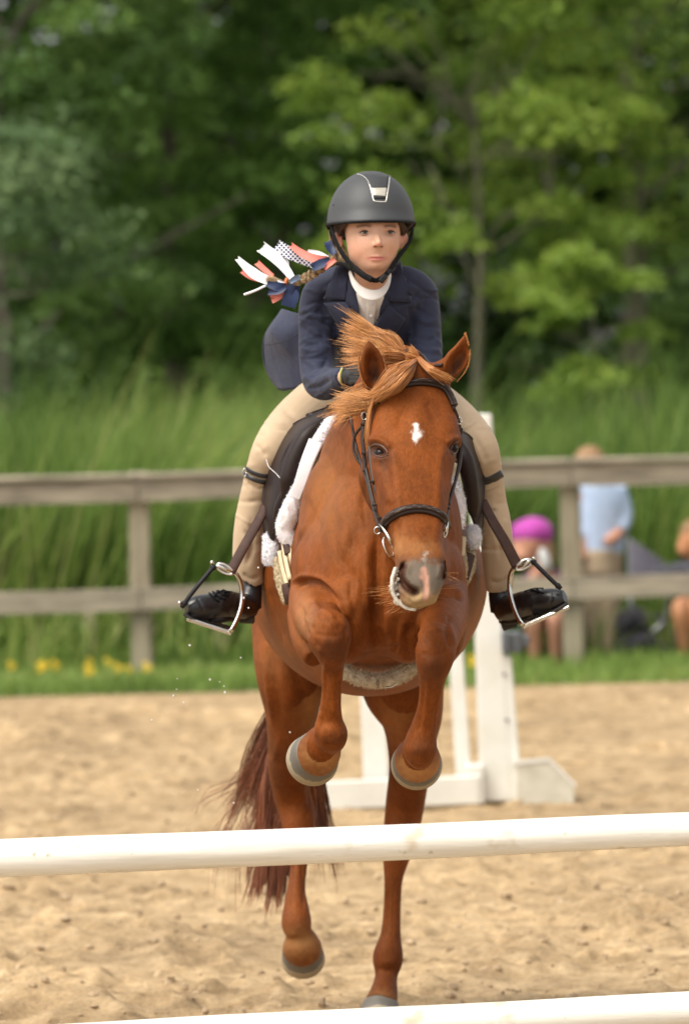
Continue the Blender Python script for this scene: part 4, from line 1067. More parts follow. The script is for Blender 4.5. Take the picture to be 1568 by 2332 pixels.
M_WEB = simple('white_webbing', (.72, .69, .71), (.66, .63, .65), rough=.6, scale=30, bdist=.0005)
M_STITCH = simple('stitching', (.22, .17, .13), rough=.7, scale=50)
M_RUBBER = simple('black_rubber', (.016, .016, .018), spec=.25, rough=.55, scale=50)

def on_horse(pts, off, n=40, dg=11.45):
    q = catmull(np.array([(x, y) for x, y in pts], float), n); A = []; N = []
    for x, y in q: a, b = surf(HBV, x, y, dg, off); A.append(a); N.append(b)
    A, N = np.array(A), np.array(N)
    for _ in range(3): A[1:-1] = (A[:-2] + 2 * A[1:-1] + A[2:]) / 4; N[1:-1] = nrm(N[:-2] + 2 * N[1:-1] + N[2:])
    return A, N
def px_path(pts, n=30): return catmull(GP(*pts), n)
bridle = empty('bridle', P(945, 1000, 11.3), 'dark brown leather bridle with padded browband and noseband on the head of the horse', 'bridle')
def hstrap(name, pts, wpx, off=.003, th=.004, m=M_LEATHER, parent=None, n=40, dg=11.4, raised=None):
    A, N = on_horse(pts, off, n, dg); v, f = strap_vf(A, N, wpx * mpx(dg), th); o = make(name, v, f, m, parent or bridle); fix_normals(o)
    if raised:
        v, f = strap_vf(A + N * th * .6, N, wpx * mpx(dg) * .52, th * 1.1); r = make('raised_centre', v, f, m, o); fix_normals(r)
        k = np.linspace(0, 1, n * 3); B = catmull(A + N * th * 1.22, n * 3); Nn = catmull(N, n * 3); t = nrm(np.gradient(B, axis=0)); sd = np.cross(t, Nn)
        z = np.sin(k * raised) * wpx * mpx(dg) * .14; mb = MB(); mb.add(*tube_vf(B + sd * z[:, None], .0006, 5)); mb.build('fancy_stitching', M_STITCH, o)
    return o
hstrap('browband', [(858, 920), (868, 903), (892, 886), (922, 876), (960, 871), (996, 877), (1015, 890), (1026, 912), (1031, 926)], 19, off=.004, th=.0075, raised=60)
hstrap('noseband', [(876, 1206), (880, 1188), (900, 1171), (928, 1162), (957, 1160), (986, 1166), (1006, 1179), (1016, 1200)], 22, off=.004, th=.0085, raised=60)
hstrap('crown_strap', [(918, 800), (945, 803), (970, 815), (984, 824)], 7, n=16)
def fstrap(name, pts, wpx, th=.0035, m=M_LEATHER, parent=None, n=34, nor=(-.35, -1, .1)):
    A = px_path(pts, n); v, f = strap_vf(A, np.tile(np.array(nor, float), (n, 1)), wpx * mpx(pts[0][2]), th); o = make(name, v, f, m, parent or bridle); return fix_normals(o)
fstrap('cheek_strap', [(836, 925, 11.45), (829, 955, 11.43), (825, 994, 11.42), (828, 1033, 11.41), (830, 1075, 11.40)], 8.5)
fstrap('cheek_strap', [(841, 1012, 11.385), (843, 1050, 11.36), (850, 1097, 11.33), (864, 1143, 11.30), (879, 1180, 11.27)], 7.5)
fstrap('cheek_strap', [(832, 1065, 11.40), (842, 1110, 11.36), (852, 1152, 11.33), (863, 1194, 11.28)], 6.5)
fstrap('rein', [(829, 965, 11.44), (809, 990, 11.46), (804, 1020, 11.46), (812, 1045, 11.45), (824, 1060, 11.44)], 6)
fstrap('rein', [(800, 880, 11.84), (798, 915, 11.62), (797, 940, 11.55), (806, 997, 11.5), (821, 1054, 11.44), (836, 1100, 11.38), (850, 1160, 11.32), (864, 1206, 11.26)], 6)
fstrap('cheek_strap', [(1032, 926, 11.40), (1042, 952, 11.42), (1048, 985, 11.44), (1048, 1030, 11.44), (1040, 1080, 11.41), (1030, 1120, 11.36), (1020, 1155, 11.31), (1017, 1188, 11.26)], 7, nor=(.5, -1, 0))
fstrap('rein', [(1045, 975, 11.46), (1051, 1010, 11.55), (1047, 1060, 11.5), (1038, 1090, 11.45), (1025, 1130, 11.38)], 6, nor=(.5, -1, 0))
def loop_vf(c, rx, ry, t, n=20, rot=0, d=None, dip=0):
    a = np.linspace(0, 2 * np.pi, n + 1); pts = [P(c[0] + rx * math.cos(q) * math.cos(R(rot)) - ry * math.sin(q) * math.sin(R(rot)), c[1] + rx * math.cos(q) * math.sin(R(rot)) + ry * math.sin(q) * math.cos(R(rot)), c[2] + dip * math.cos(q)) for q in a]
    return tube_vf(pts, t, 7)
def one(name, vf, m, parent, smooth=True): return fix_normals(make(name, vf[0], vf[1], m, parent, smooth))
def keeper(px, py, d, wpx, hpx, rot=0):
    c, s = math.cos(R(rot)), math.sin(R(rot)); v, f = box_vf((0, 0, 0), (wpx * mpx(d), .009, hpx * mpx(d)), bev=.0015); v = np.c_[v[:, 0] * c + v[:, 2] * s, v[:, 1], -v[:, 0] * s + v[:, 2] * c]; one('keeper', (v + P(px, py, d), f), M_LEATHER, bridle, False)
for k in ((826, 966, 11.425, 12, 6), (828, 1032, 11.40, 12, 6), (846, 1097, 11.325, 12, 6), (853, 1150, 11.31, 13, 6), (866, 1180, 11.27, 13, 8), (1019, 1147, 11.30, 12, 7), (1019, 1158, 11.29, 11, 5), (1048, 978, 11.42, 11, 7)): keeper(*k)
one('buckle', loop_vf((829, 947, 11.425), 6, 9, .0014), M_STEEL, bridle); one('buckle', loop_vf((1046, 958, 11.42), 5, 8, .0014), M_STEEL, bridle)
one('buckle', loop_vf((859, 1208, 11.25), 7, 8, .0016), M_STEEL, bridle)
one('bit_cheek', tube_vf(px_path([(864, 1193, 11.24), (872, 1203, 11.22), (884, 1222, 11.2), (889, 1235, 11.2)], 12), [.002, .003, .0035, .0038, .004, .004, .004, .004, .004, .004, .0045, .003], 9), M_STEEL, bridle)
one('bit_ring', loop_vf((884, 1246, 11.205), 9, 24, .0024, rot=-22, dip=.02), M_STEEL, bridle)
one('bit_cheek', tube_vf(px_path([(1019, 1188, 11.23), (1017, 1200, 11.22), (1012, 1212, 11.22)], 8), [.002, .003, .0035, .004, .0042, .0042, .004, .002], 9), M_STEEL, bridle)
one('bit_ring', loop_vf((1014, 1208, 11.235), 4, 16, .0022, rot=10), M_STEEL, bridle)

# ---- saddle and pads
saddle = empty('saddle', P(850, 960, 12.3), 'dark brown jumping saddle with padded flaps and stirrups under the rider', 'saddle')
def sheet_vf(rows, th, n=26, m=10, bulge=0.0, bdir=(0, -1, 0)):
    """ruled sheet with thickness between a list of edge curves"""
    C = [catmull(GP(*r), n) for r in rows]; G = np.array([catmull(np.array([c[i] for c in C]), m) for i in range(n)])
    if bulge: G = G + np.array(bdir, float) * (np.sin(np.linspace(0, math.pi, m))[None, :, None] * bulge)
    du = np.gradient(G, axis=0); dv = np.gradient(G, axis=1); N = nrm(np.cross(du, dv)); A = G + N * th / 2; B = G - N * th / 2
    V = np.vstack([A.reshape(-1, 3), B.reshape(-1, 3)]); o = n * m; f = []
    for i in range(n - 1):
        for j in range(m - 1): a = i * m + j; f += [(a, a + 1, a + m + 1, a + m), (o + a, o + a + m, o + a + m + 1, o + a + 1)]
    for i in range(n - 1): f += [(i * m, i * m + m, o + i * m + m, o + i * m), (i * m + m - 1, o + i * m + m - 1, o + i * m + 2 * m - 1, i * m + 2 * m - 1)]
    for j in range(m - 1): f += [(j, o + j, o + j + 1, j + 1), ((n - 1) * m + j, (n - 1) * m + j + 1, o + (n - 1) * m + j + 1, o + (n - 1) * m + j)]
    return V, f
L_out = [(752, 932, 12.02), (715, 946, 12.10), (672, 966, 12.16), (634, 1002, 12.18), (611, 1050, 12.18), (603, 1110, 12.16), (600, 1165, 12.14), (604, 1210, 12.12), (613, 1238, 12.10)]
L_mid = [(756, 936, 12.00), (722, 955, 12.02), (684, 985, 12.03), (655, 1025, 12.05), (636, 1070, 12.06), (626, 1125, 12.06), (620, 1170, 12.06), (616, 1212, 12.07), (616, 1240, 12.08)]
L_in = [(762, 942, 12.00), (742, 962, 11.99), (716, 1000, 11.98), (696, 1040, 11.98), (680, 1085, 11.99), (664, 1130, 12.0), (648, 1168, 12.02), (634, 1208, 12.05), (620, 1240, 12.08)]
one('flap', sheet_vf([L_out, L_mid, L_in], .006, n=40, m=14), M_SADDLE, saddle)
def off_(L, dx, dy, dd): return [(x + dx, y + dy, d + dd) for x, y, d in L]
one('welt', tube_vf(px_path(L_out, 40), .0055, 9), M_SADDLE, saddle)
one('knee_roll', tube_vf(px_path([(738, 958, 11.985), (704, 988, 11.97), (676, 1035, 11.965), (659, 1085, 11.965), (648, 1135, 11.975)], 24), np.interp(np.linspace(0, 1, 24), [0, .3, .8, 1], [.008, .022, .024, .010]), 12), M_SUEDE, saddle)
one('block', tube_vf(px_path([(656, 1105, 12.02), (642, 1135, 12.03), (632, 1175, 12.04), (626, 1215, 12.05)], 16), np.interp(np.linspace(0, 1, 16), [0, .5, 1], [.007, .014, .007]), 12), M_SADDLE, saddle)
one('sweat_flap', tube_vf(px_path([(700, 972, 12.04), (662, 1010, 12.05), (640, 1060, 12.06), (632, 1120, 12.07), (616, 1180, 12.08)], 24), .0045, 8), M_SADDLE, saddle)
Rr_out = [(1030, 975, 12.0), (1062, 990, 12.10), (1082, 1015, 12.15), (1095, 1050, 12.16), (1099, 1100, 12.15), (1098, 1150, 12.13), (1096, 1195, 12.12), (1091, 1222, 12.10)]
Rr_mid = [(1028, 985, 12.0), (1052, 1005, 12.04), (1068, 1035, 12.06), (1080, 1075, 12.07), (1086, 1120, 12.07), (1088, 1160, 12.07), (1090, 1200, 12.08), (1090, 1224, 12.09)]
Rr_in = [(1024, 990, 12.0), (1036, 1020, 11.99), (1046, 1060, 11.98), (1054, 1100, 11.99), (1064, 1140, 12.01), (1074, 1175, 12.03), (1083, 1205, 12.06), (1088, 1225, 12.09)]
one('flap', sheet_vf([Rr_out, Rr_mid, Rr_in], .006, n=40, m=14), M_SADDLE, saddle); one('welt', tube_vf(px_path(Rr_out, 40), .0055, 9), M_SADDLE, saddle)
one('knee_roll', tube_vf(px_path([(1042, 1000, 11.985), (1056, 1035, 11.965), (1068, 1085, 11.965), (1074, 1140, 11.985), (1080, 1180, 12.01)], 24), np.interp(np.linspace(0, 1, 24), [0, .3, .8, 1], [.006, .020, .020, .006]), 12), M_SUEDE, saddle)
one('pommel', tube_vf(px_path([(752, 934, 12.02), (800, 915, 12.08), (850, 905, 12.12), (910, 915, 12.10), (965, 940, 12.06), (1030, 975, 12.0)], 30), .016, 12), M_SADDLE, saddle)
one('seat', sheet_vf([[(700, 950, 12.12), (780, 925, 12.14), (850, 915, 12.16), (920, 925, 12.14), (1000, 960, 12.12)], [(690, 980, 12.4), (770, 945, 12.42), (850, 935, 12.44), (930, 945, 12.42), (1010, 980, 12.4)], [(700, 960, 12.62), (775, 915, 12.62), (850, 900, 12.62), (925, 915, 12.62), (1000, 960, 12.62)]], .02, n=24, m=14), M_SADDLE, saddle)
# saddle pad: pale fleece showing in front of the flaps
def fleece(name, paths, m, parent, hair_r=.0005, hl=.010, label=None, voxel=.004):
    mb = MB()
    for pts, rr in paths:
        n = 30; c = px_path(pts, n); rr_ = np.interp(np.linspace(0, 1, n), np.linspace(0, 1, len(rr)), rr) * mpx(12.0); w_ = np.sin(np.linspace(0, 40, n)) * .0003
        mb.add(*tube_vf(c, rr_ + w_, 14, lateral=(1, 0, 0), rad2=rr_ * .8 + w_))
    co, f = remesh(mb, voxel, 2); nn = vnormals(co, f); rs = np.random.default_rng(4)
    w = (vnoise(co[:, 0] * 1 + 20, co[:, 2] + co[:, 1] + 20, 90, 3) - .5) * .0022 + rs.normal(size=len(co)) * .0004; co = co + nn * w[:, None]
    o = make(name, co, f, m, parent)
    k = rs.integers(0, len(co), 2600); b = co[k]; t = nrm(nn[k] + rs.normal(size=(len(k), 3)) * .6) * hl * rs.uniform(.25, .7, (len(k), 1)); s = nrm(np.cross(t, rs.normal(size=t.shape))) * .0011
    V = np.stack([b - s, b + s, b + t], 1).reshape(-1, 3); o2 = make('pile', V, np.arange(len(V)).reshape(-1, 3), m, o); o2['kind'] = 'stuff'
    return o
pad = empty('saddle_pad', P(700, 1080, 12.0), 'white fleece half pad and saddle pad between saddle and horse', 'saddle pad')
fleece('fleece', [([(772, 945, 11.99), (752, 962, 11.97), (728, 1000, 11.96), (704, 1045, 11.95), (690, 1090, 11.95), (672, 1135, 11.96), (655, 1175, 11.97), (648, 1205, 11.98), (660, 1235, 11.98), (668, 1248, 11.98)], [8, 14, 17, 17, 16, 20, 22, 22, 17, 8])], M_FLEECE, pad)
fleece('fleece', [([(606, 1216, 12.09), (614, 1236, 12.08), (616, 1256, 12.07), (617, 1274, 12.07), (617, 1287, 12.07)], [8, 16, 19, 20, 15])], M_FLEECE, pad)
fleece('fleece', [([(1030, 1085, 11.98), (1040, 1120, 11.97), (1044, 1160, 11.97), (1040, 1195, 11.97), (1036, 1215, 11.98)], [8, 15, 17, 16, 8])], M_FLEECE, pad)
fleece('fleece', [([(1076, 1200, 12.04), (1078, 1215, 12.03), (1079, 1232, 12.03), (1080, 1248, 12.03)], [12, 16, 16, 10])], M_FLEECE, pad)
A = px_path([(719, 1004, 11.93), (700, 1050, 11.92), (684, 1098, 11.92), (672, 1133, 11.93)], 20); one('pad_strap', strap_vf(A, np.tile([-.2, -1.0, .15], (20, 1)), np.linspace(34, 25, 20) * mpx(12), .006), M_WEB, pad, False)
one('tie_cord', tube_vf(px_path([(606, 1046, 12.10), (612, 1063, 12.06), (628, 1078, 12.02), (640, 1092, 12.0), (652, 1103, 11.97), (664, 1110, 11.94)], 24), .0009, 6), M_WEB, pad)
# girth
girth = empty('girth', P(850, 1540, 11.9), 'fleece lined girth around the belly of the horse with a small ring', 'girth')
def gp(x, y, d, off=.0): return (x, y, d)
fleece('girth_lining', [([(632, 1270, 12.03), (636, 1300, 12.01), (645, 1335, 11.98), (655, 1372, 11.95)], [10, 14, 16, 12]), ([(660, 1240, 12.0), (664, 1262, 11.97), (668, 1290, 11.95)], [10, 12, 8])], M_FLEECET, girth, hl=.006)
fleece('girth_lining', [([(1040, 1215, 12.02), (1045, 1250, 12.0), (1052, 1290, 11.98), (1058, 1340, 11.97)], [10, 14, 15, 6]), ([(1070, 1255, 12.06), (1068, 1290, 12.03), (1060, 1330, 12.0)], [14, 15, 8])], M_FLEECET, girth, hl=.006)
fleece('girth_lining', [([(768, 1504, 11.74), (790, 1530, 11.72), (822, 1546, 11.71), (860, 1551, 11.70), (900, 1543, 11.71), (932, 1526, 11.72), (952, 1504, 11.74)], [10, 16, 18, 18, 18, 16, 10])], M_GIRTHF, girth, hl=.016)
for pts in ([(644, 1235, 11.99), (650, 1275, 11.96), (660, 1320, 11.93)], [(656, 1238, 11.98), (663, 1270, 11.95), (670, 1300, 11.93)], [(636, 1255, 12.0), (642, 1290, 11.98), (654, 1335, 11.94)]):
    A = px_path(pts, 14); one('billet', strap_vf(A, np.tile([-.3, -1.0, .1], (14, 1)), 10 * mpx(12), .004), M_CREAM, girth)
for pts in ([(648, 1330, 11.94), (655, 1355, 11.93), (663, 1372, 11.93)],):
    A = px_path(pts, 10); one('girth_end', strap_vf(A, np.tile([-.3, -1.0, .1], (10, 1)), np.linspace(16, 28, 10) * mpx(12), .006), M_LEATHER2, girth)
A = px_path([(1071, 1262, 12.0), (1064, 1290, 11.98), (1056, 1318, 11.97)], 10); one('girth_end', strap_vf(A, np.tile([.3, -1.0, .1], (10, 1)), 22 * mpx(12), .006), M_LEATHER2, girth)
A = px_path([(1056, 1222, 11.99), (1054, 1250, 11.98), (1050, 1275, 11.98)], 10); one('billet', strap_vf(A, np.tile([.3, -1.0, .1], (10, 1)), 10 * mpx(12), .004), M_CREAM, girth)
A = px_path([(648, 1222, 11.98), (652, 1245, 11.97), (655, 1262, 11.96)], 10); one('billet', strap_vf(A, np.tile([-.3, -1.0, .1], (10, 1)), 16 * mpx(12), .004), M_LEATHER2, girth)
one('ring', loop_vf((883, 1556, 11.695), 17, 10, .0018), M_STEEL, girth)

# ---- stirrups (each hangs from its leather)
def stirrup(side, leather, lw, eye, knob, branch, tread, band, tr_w=.045):
    nm = [(-.35 if side < 0 else .35), -1.0, .15]
    A = px_path(leather, 24); lea = one('stirrup_leather', strap_vf(A, np.tile(nm, (24, 1)), np.linspace(lw[0], lw[1], 24) * mpx(12), .005), M_LEATHER2, saddle)
    st = one('stirrup', tube_vf(px_path(branch, 26), .0062, 10, lateral=(1, 0, 0), rad2=.0085), M_STEEL, saddle)
    one('stirrup_eye', loop_vf(*eye), M_STEEL, st)
    for q in knob: one('knob', ball_vf(P(*q), .0055, 12, 8), M_STEEL, st)
    a, b = P(*tread[0]), P(*tread[1]); rw = nrm(b - a); V, f = strap_vf(np.linspace(a, b, 14), np.tile([rw[2] * -.6, -.25, 1.0], (14, 1)), tr_w, .010); one('tread', (V, f), M_STEEL, st, False)
    for k in range(6):
        c = a + (b - a) * (.2 + .11 * k); one('tread_rib', tube_vf([c + np.array([0, -tr_w * .45, .007]), c + np.array([0, tr_w * .45, .007])], .0012, 6), M_RUBBER, st)
    one('rubber_band', tube_vf(px_path(band, 12), .0058, 9), M_RUBBER, st)
    for k in (.08, .93): c = catmull(GP(*band), 20)[int(k * 19)]; one('band_end', ball_vf(c, (.008, .007, .008), 10, 8), M_RUBBER, st)
stirrup(-1, [(606, 1150, 12.13), (585, 1192, 12.10), (555, 1245, 12.07), (524, 1303, 12.05)], (22, 24), ((512, 1296, 12.05), 20, 9, .0036, 22, 28), [(483, 1281, 12.05), (409, 1373, 12.03)],
        [(492, 1288, 12.05), (515, 1296, 12.05), (536, 1306, 12.06), (548, 1330, 12.07), (551, 1362, 12.07), (546, 1392, 12.06), (535, 1420, 12.05), (525, 1438, 12.04)], [(527, 1437, 12.07), (426, 1404, 12.06)], [(489, 1288, 12.05), (462, 1320, 12.04), (436, 1352, 12.03), (413, 1384, 12.03)])
stirrup(1, [(1098, 1140, 12.13), (1120, 1184, 12.10), (1150, 1235, 12.07), (1178, 1290, 12.05)], (22, 27), ((1192, 1286, 12.05), 20, 9, .0036, 22, -28), [(1214, 1272, 12.05)],
        [(1206, 1276, 12.05), (1190, 1288, 12.05), (1170, 1294, 12.06), (1161, 1312, 12.07), (1160, 1345, 12.07), (1168, 1378, 12.06), (1180, 1408, 12.05), (1191, 1424, 12.04)], [(1189, 1422, 12.07), (1293, 1377, 12.06)], [(1211, 1277, 12.05), (1232, 1298, 12.04), (1254, 1320, 12.03), (1277, 1341, 12.03)])

# ================================================================== RIDER
def skin_material(name='skin', base=(.67, .405, .285), dk=(.61, .34, .225)):
    m, n, b = new_mat(name); a = node(n, 'ShaderNodeAttribute', attribute_name='face'); s = node(n, 'ShaderNodeSeparateColor'); n.links.new(a.outputs['Color'], s.inputs[0])
    nz = noise(n, 40, 4); c = ramp(n, nz.outputs[0], [(.3, dk), (.7, base)]); fr_ = noise(n, 420, 2); fk = ramp(n, fr_.outputs[0], [(.62, 0.0), (.75, .18)])
    k = mix(n, fk.outputs[0], c.outputs[0], (.38, .17, .09))
    k = mix(n, s.outputs[0], k, (.64, .26, .19)); k = mix(n, s.outputs[1], k, (.13, .055, .028)); k = mix(n, s.outputs[2], k, (.50, .155, .13))
    n.links.new(k, b.inputs['Base Color']); b.inputs['Roughness'].default_value = .48; b.inputs['Specular IOR Level'].default_value = .35
    b.inputs['Subsurface Weight'].default_value = .12; b.inputs['Subsurface Radius'].default_value = (.012, .005, .003); b.inputs['Subsurface Scale'].default_value = 1.0
    nb = noise(n, 500, 3); bump(n, b, nb.outputs[0], .0004, .4); return m
M_SKIN = skin_material()
def cloth(name, c1, c2, wv=600, rough=.75, fold=14, fd=.006, fs=.4, sheen=.1):
    m, n, b = new_mat(name); nz = noise(n, 9, 4); r = ramp(n, nz.outputs[0], [(.3, c2), (.7, c1)]); n.links.new(r.outputs[0], b.inputs['Base Color'])
    b.inputs['Roughness'].default_value = rough; b.inputs['Specular IOR Level'].default_value = .25; b.inputs['Sheen Weight'].default_value = sheen
    w = noise(n, wv, 2); fo = noise(n, fold, 3, .5, dist=.6); ch = bump(n, b, fo.outputs[0], fd, fs); bump(n, b, w.outputs[0], .0005, .5, ch); return m
M_NAVY = cloth('navy_coat', (.030, .035, .066), (.021, .025, .050), rough=.7, fd=.010, fs=.55)
M_SHIRT = cloth('white_shirt', (.80, .77, .73), (.72, .68, .64), fold=18)
M_BREECH = cloth('beige_breeches', (.50, .37, .245), (.43, .315, .205), fd=.004, fs=.25, sheen=.15)
M_BOOT = simple('black_boot', (.016, .016, .018), (.010, .010, .011), rough=.30, scale=30, bdist=.0012, bstr=.5, spec=.5)
M_SOLE = simple('boot_sole', (.04, .035, .03), rough=.7, scale=30)
M_GLOVE = simple('black_glove', (.018, .018, .020), rough=.6, scale=80)
M_HELM = simple('helmet_shell', (.045, .047, .050), (.040, .042, .045), rough=.55, scale=900, bdist=.0003, bstr=.4, spec=.5)
M_HELM2 = simple('helmet_panel', (.032, .034, .037), (.028, .030, .033), rough=.62, scale=900, bdist=.0004, bstr=.5)
M_CHROME = simple('satin_silver', (.70, .68, .62), (.62, .60, .55), rough=.35, scale=20, metal=.7, bstr=.05)
M_BLACKW = simple('black_webbing', (.012, .012, .013), (.008, .008, .009), rough=.7, scale=200, bdist=.0005, spec=.12)
rider = empty('person', P(850, 940, 12.5), 'young rider in navy coat, beige breeches and helmet crouched over the jumping horse', 'person')
HB = MB()
# head
E(845, 502, 12.005, 66, 74, .092); 
T([(847, 490, 11.975, 63, .082), (848, 525, 11.968, 63, .082), (849, 553, 11.962, 60.5, .080), (849, 577, 11.957, 56.5, .077), (851.5, 597, 11.950, 47, .070), (853, 613, 11.942, 34.5, .058), (853.5, 626, 11.937, 20, .040)], 40, lat=(1, .10, 0), n=40)

E(830, 519, 11.913, 22, 10, .012); E(886, 519, 11.915, 19, 10, .012)
T([(858.5, 518, 11.894, 6.0), (859.5, 535, 11.888, 5.4), (860.5, 547, 11.878, 6.4), (861, 553.5, 11.871, 7.4), (861, 558, 11.878, 6)], 16)
E(852.5, 556.8, 11.883, 6.2, 4.8, .008); E(869, 556.8, 11.884, 5.8, 4.8, .008)
T([(846, 590, 12.05, 43, .055), (846, 630, 12.06, 40, .050), (846, 670, 12.10, 46, .055)], 24, lat=(1, 0, 0))
# ears
T([(774, 523, 11.985, 5, .012), (770, 535, 11.98, 8.5, .016), (772, 549, 11.978, 8, .013), (777, 562, 11.975, 5, .010)], 14, lat=(1, .5, 0))
T([(921, 527, 11.99, 4, .012), (921, 540, 11.985, 5.5, .016), (917, 553, 11.982, 5.5, .013), (912, 566, 11.98, 4, .010)], 14, lat=(1, -.5, 0))
# trunk, arms, legs
T([(845, 665, 12.12, 92, .070), (845, 720, 12.20, 104, .09), (845, 800, 12.34, 98, .09), (845, 870, 12.48, 104, .10), (845, 915, 12.56, 90, .10)], 28, lat=(1, 0, 0))
T([(775, 662, 12.12, 34), (728, 685, 12.13, 28), (718, 760, 12.12, 24), (724, 848, 12.08, 24), (735, 872, 12.03, 26), (760, 866, 11.95, 22), (786, 858, 11.88, 17)], 18)
T([(915, 662, 12.12, 34), (955, 685, 12.13, 28), (966, 755, 12.12, 22), (968, 835, 12.08, 22), (970, 862, 12.03, 26), (962, 864, 11.95, 22), (955, 862, 11.88, 17)], 18)
def hand(c, s):
    x, y, d = c; E(x, y, d, 17, 20, .022)
    for i in range(4):
        yy = y - 13 + i * 9; T([(x - 2 * s, yy, d - .012, 6.0), (x + 8 * s, yy - 1, d - .035, 6.0), (x + 18 * s, yy, d - .045, 5.6), (x + 24 * s, yy + 1, d - .030, 5.2), (x + 22 * s, yy + 1, d - .012, 4.8 - .3 * i)], 10)
    T([(x - 4 * s, y - 12, d - .005, 6.5), (x + 6 * s, y - 24, d - .02, 6.2), (x + 16 * s, y - 25, d - .035, 5.4), (x + 23 * s, y - 20, d - .04, 4.5)], 10)
hand((800, 856, 11.86), 1); hand((950, 862, 11.86), -1)
T([(815, 900, 12.50, 62), (745, 928, 12.38, 56), (672, 980, 12.25, 46), (625, 1030, 12.19, 34), (600, 1080, 12.20, 26), (582, 1180, 12.22, 24), (572, 1260, 12.24, 21), (574, 1330, 12.25, 16), (570, 1380, 12.24, 15)], 20)
T([(875, 900, 12.50, 62), (955, 928, 12.38, 56), (1030, 976, 12.25, 46), (1082, 1030, 12.19, 34), (1104, 1080, 12.20, 24), (1122, 1180, 12.22, 23), (1131, 1260, 12.24, 21), (1136, 1335, 12.25, 16), (1142, 1380, 12.24, 15)], 20)
T([(568, 1376, 12.24, 16), (540, 1382, 12.18, 16), (490, 1382, 12.12, 16), (450, 1386, 12.08, 10)], 16); T([(1144, 1380, 12.24, 16), (1170, 1386, 12.18, 16), (1220, 1376, 12.12, 16), (1262, 1368, 12.08, 10)], 16)
RC = Clay(HB, .0024, 3)
g, ln = RC.g, RC.line
fz = (RC.d < 11.99) & (RC.co[:, 1] < 12.0)
mk = fz * np.clip((RC.py - 563) / 6, 0, 1) * np.clip((640 - RC.py) / 10, 0, 1) * np.clip(np.hypot((RC.px - 861) / 16, (RC.py - 552) / 12) - .8, 0, 1)
RC.co = smooth_np(RC.co, RC.f, 70, mask=mk)
mk = fz * np.clip((RC.py - 500) / 6, 0, 1) * np.clip((572 - RC.py) / 10, 0, 1) * np.clip(np.abs(RC.px - 860) / 9 - .8, 0, 1)
RC.co = smooth_np(RC.co, RC.f, 25, mask=mk); RC.refresh()
for x in (829.5, 887):
    g(x, 530, 14, 7, -.0065, d1=12.0); 
RC.refresh()
g(858, 577, 3, 5, -.0012, d1=12); g(857.5, 598.5, 12, 3.5, -.0010, d1=12); g(857, 604, 16, 4, .0004, d1=12)
ln([(839, 587.4), (850, 587.2), (857, 587.8), (866, 587.2), (876, 587.4)], 1.5, -.0020, d1=12); ln([(840, 586), (848, 584.4), (855, 584.0), (858, 584.8), (861, 584.0), (868, 584.4), (875, 586)], 2.2, .0013, d1=12); ln([(843, 589.5), (850, 591), (858, 591.8), (866, 591), (873, 589.5)], 2.9, .0017, d1=12); g(857, 612, 14, 9, .0015, d1=12); g(832, 589, 5, 8, .0006, d1=12); g(883, 588, 5, 8, .0006, d1=12)
g(854.5, 561, 2.2, 1.5, -.0018, d1=12); g(868, 561.5, 2.1, 1.5, -.0018, d1=12); g(771, 540, 4, 10, -.004, d1=12.05); g(919, 543, 3, 9, -.003, d1=12.05)
ln([(815, 524), (826, 520.5), (838, 523), (843, 528)], 2.6, .0012, d1=12); ln([(874, 527), (882, 521), (893, 521), (901, 525)], 2.6, .0012, d1=12)
RC.refresh()
px, py, dd = RC.px, RC.py, RC.d; fr = RC.front * (dd < 12.06)
def gr(x, y, rx, ry, ang=0):
    c, s = math.cos(R(ang)), math.sin(R(ang)); u = (px - x) * c + (py - y) * s; v = -(px - x) * s + (py - y) * c; return np.exp(-(u / rx) ** 2 - (v / ry) ** 2)
blush = np.clip((.30 * gr(812, 570, 26, 22) + .26 * gr(893, 570, 18, 20) + .5 * gr(861, 556, 11, 7) + .8 * gr(771, 542, 10, 16) + .8 * gr(919, 545, 8, 16)) * fr, 0, 1)
brow_shade = np.clip((.85 * RC.lw([(809, 518), (820, 514), (834, 513), (848, 516)], 3.2, d1=12) + .85 * RC.lw([(871, 516), (884, 513.5), (895, 515), (904, 519)], 3.0, d1=12) + 1.0 * RC.lw([(850, 562), (854, 561), (858, 562.5)], 1.7, d1=12) + 1.0 * RC.lw([(865, 562.5), (869, 561.5), (872, 562)], 1.5, d1=12)), 0, 1)  # eyebrows, plus shade painted into the nostrils
brow_shade = np.maximum(brow_shade, .34 * gr(830, 530, 17, 8) * fr); brow_shade = np.maximum(brow_shade, .34 * gr(887, 530, 16, 8) * fr)
lips = np.clip(1.25 * gr(857.5, 588, 21, 5.0) * fr, 0, 1) * ((py > 581) & (py < 597)); lips = np.maximum(lips, 0)
brow_shade = np.maximum(brow_shade, .7 * RC.lw([(838, 587.6), (850, 587.2), (857, 588), (866, 587.2), (875, 587.6)], 1.6, d1=12))  # shade of the crease between the lips, painted into the skin colour
make('body', RC.co, RC.f, M_SKIN, rider, attrs={'face': ('FLOAT_COLOR', 'POINT', np.stack([blush, brow_shade, lips, np.ones(len(px))], 1))})
RBV = RC.bvh()
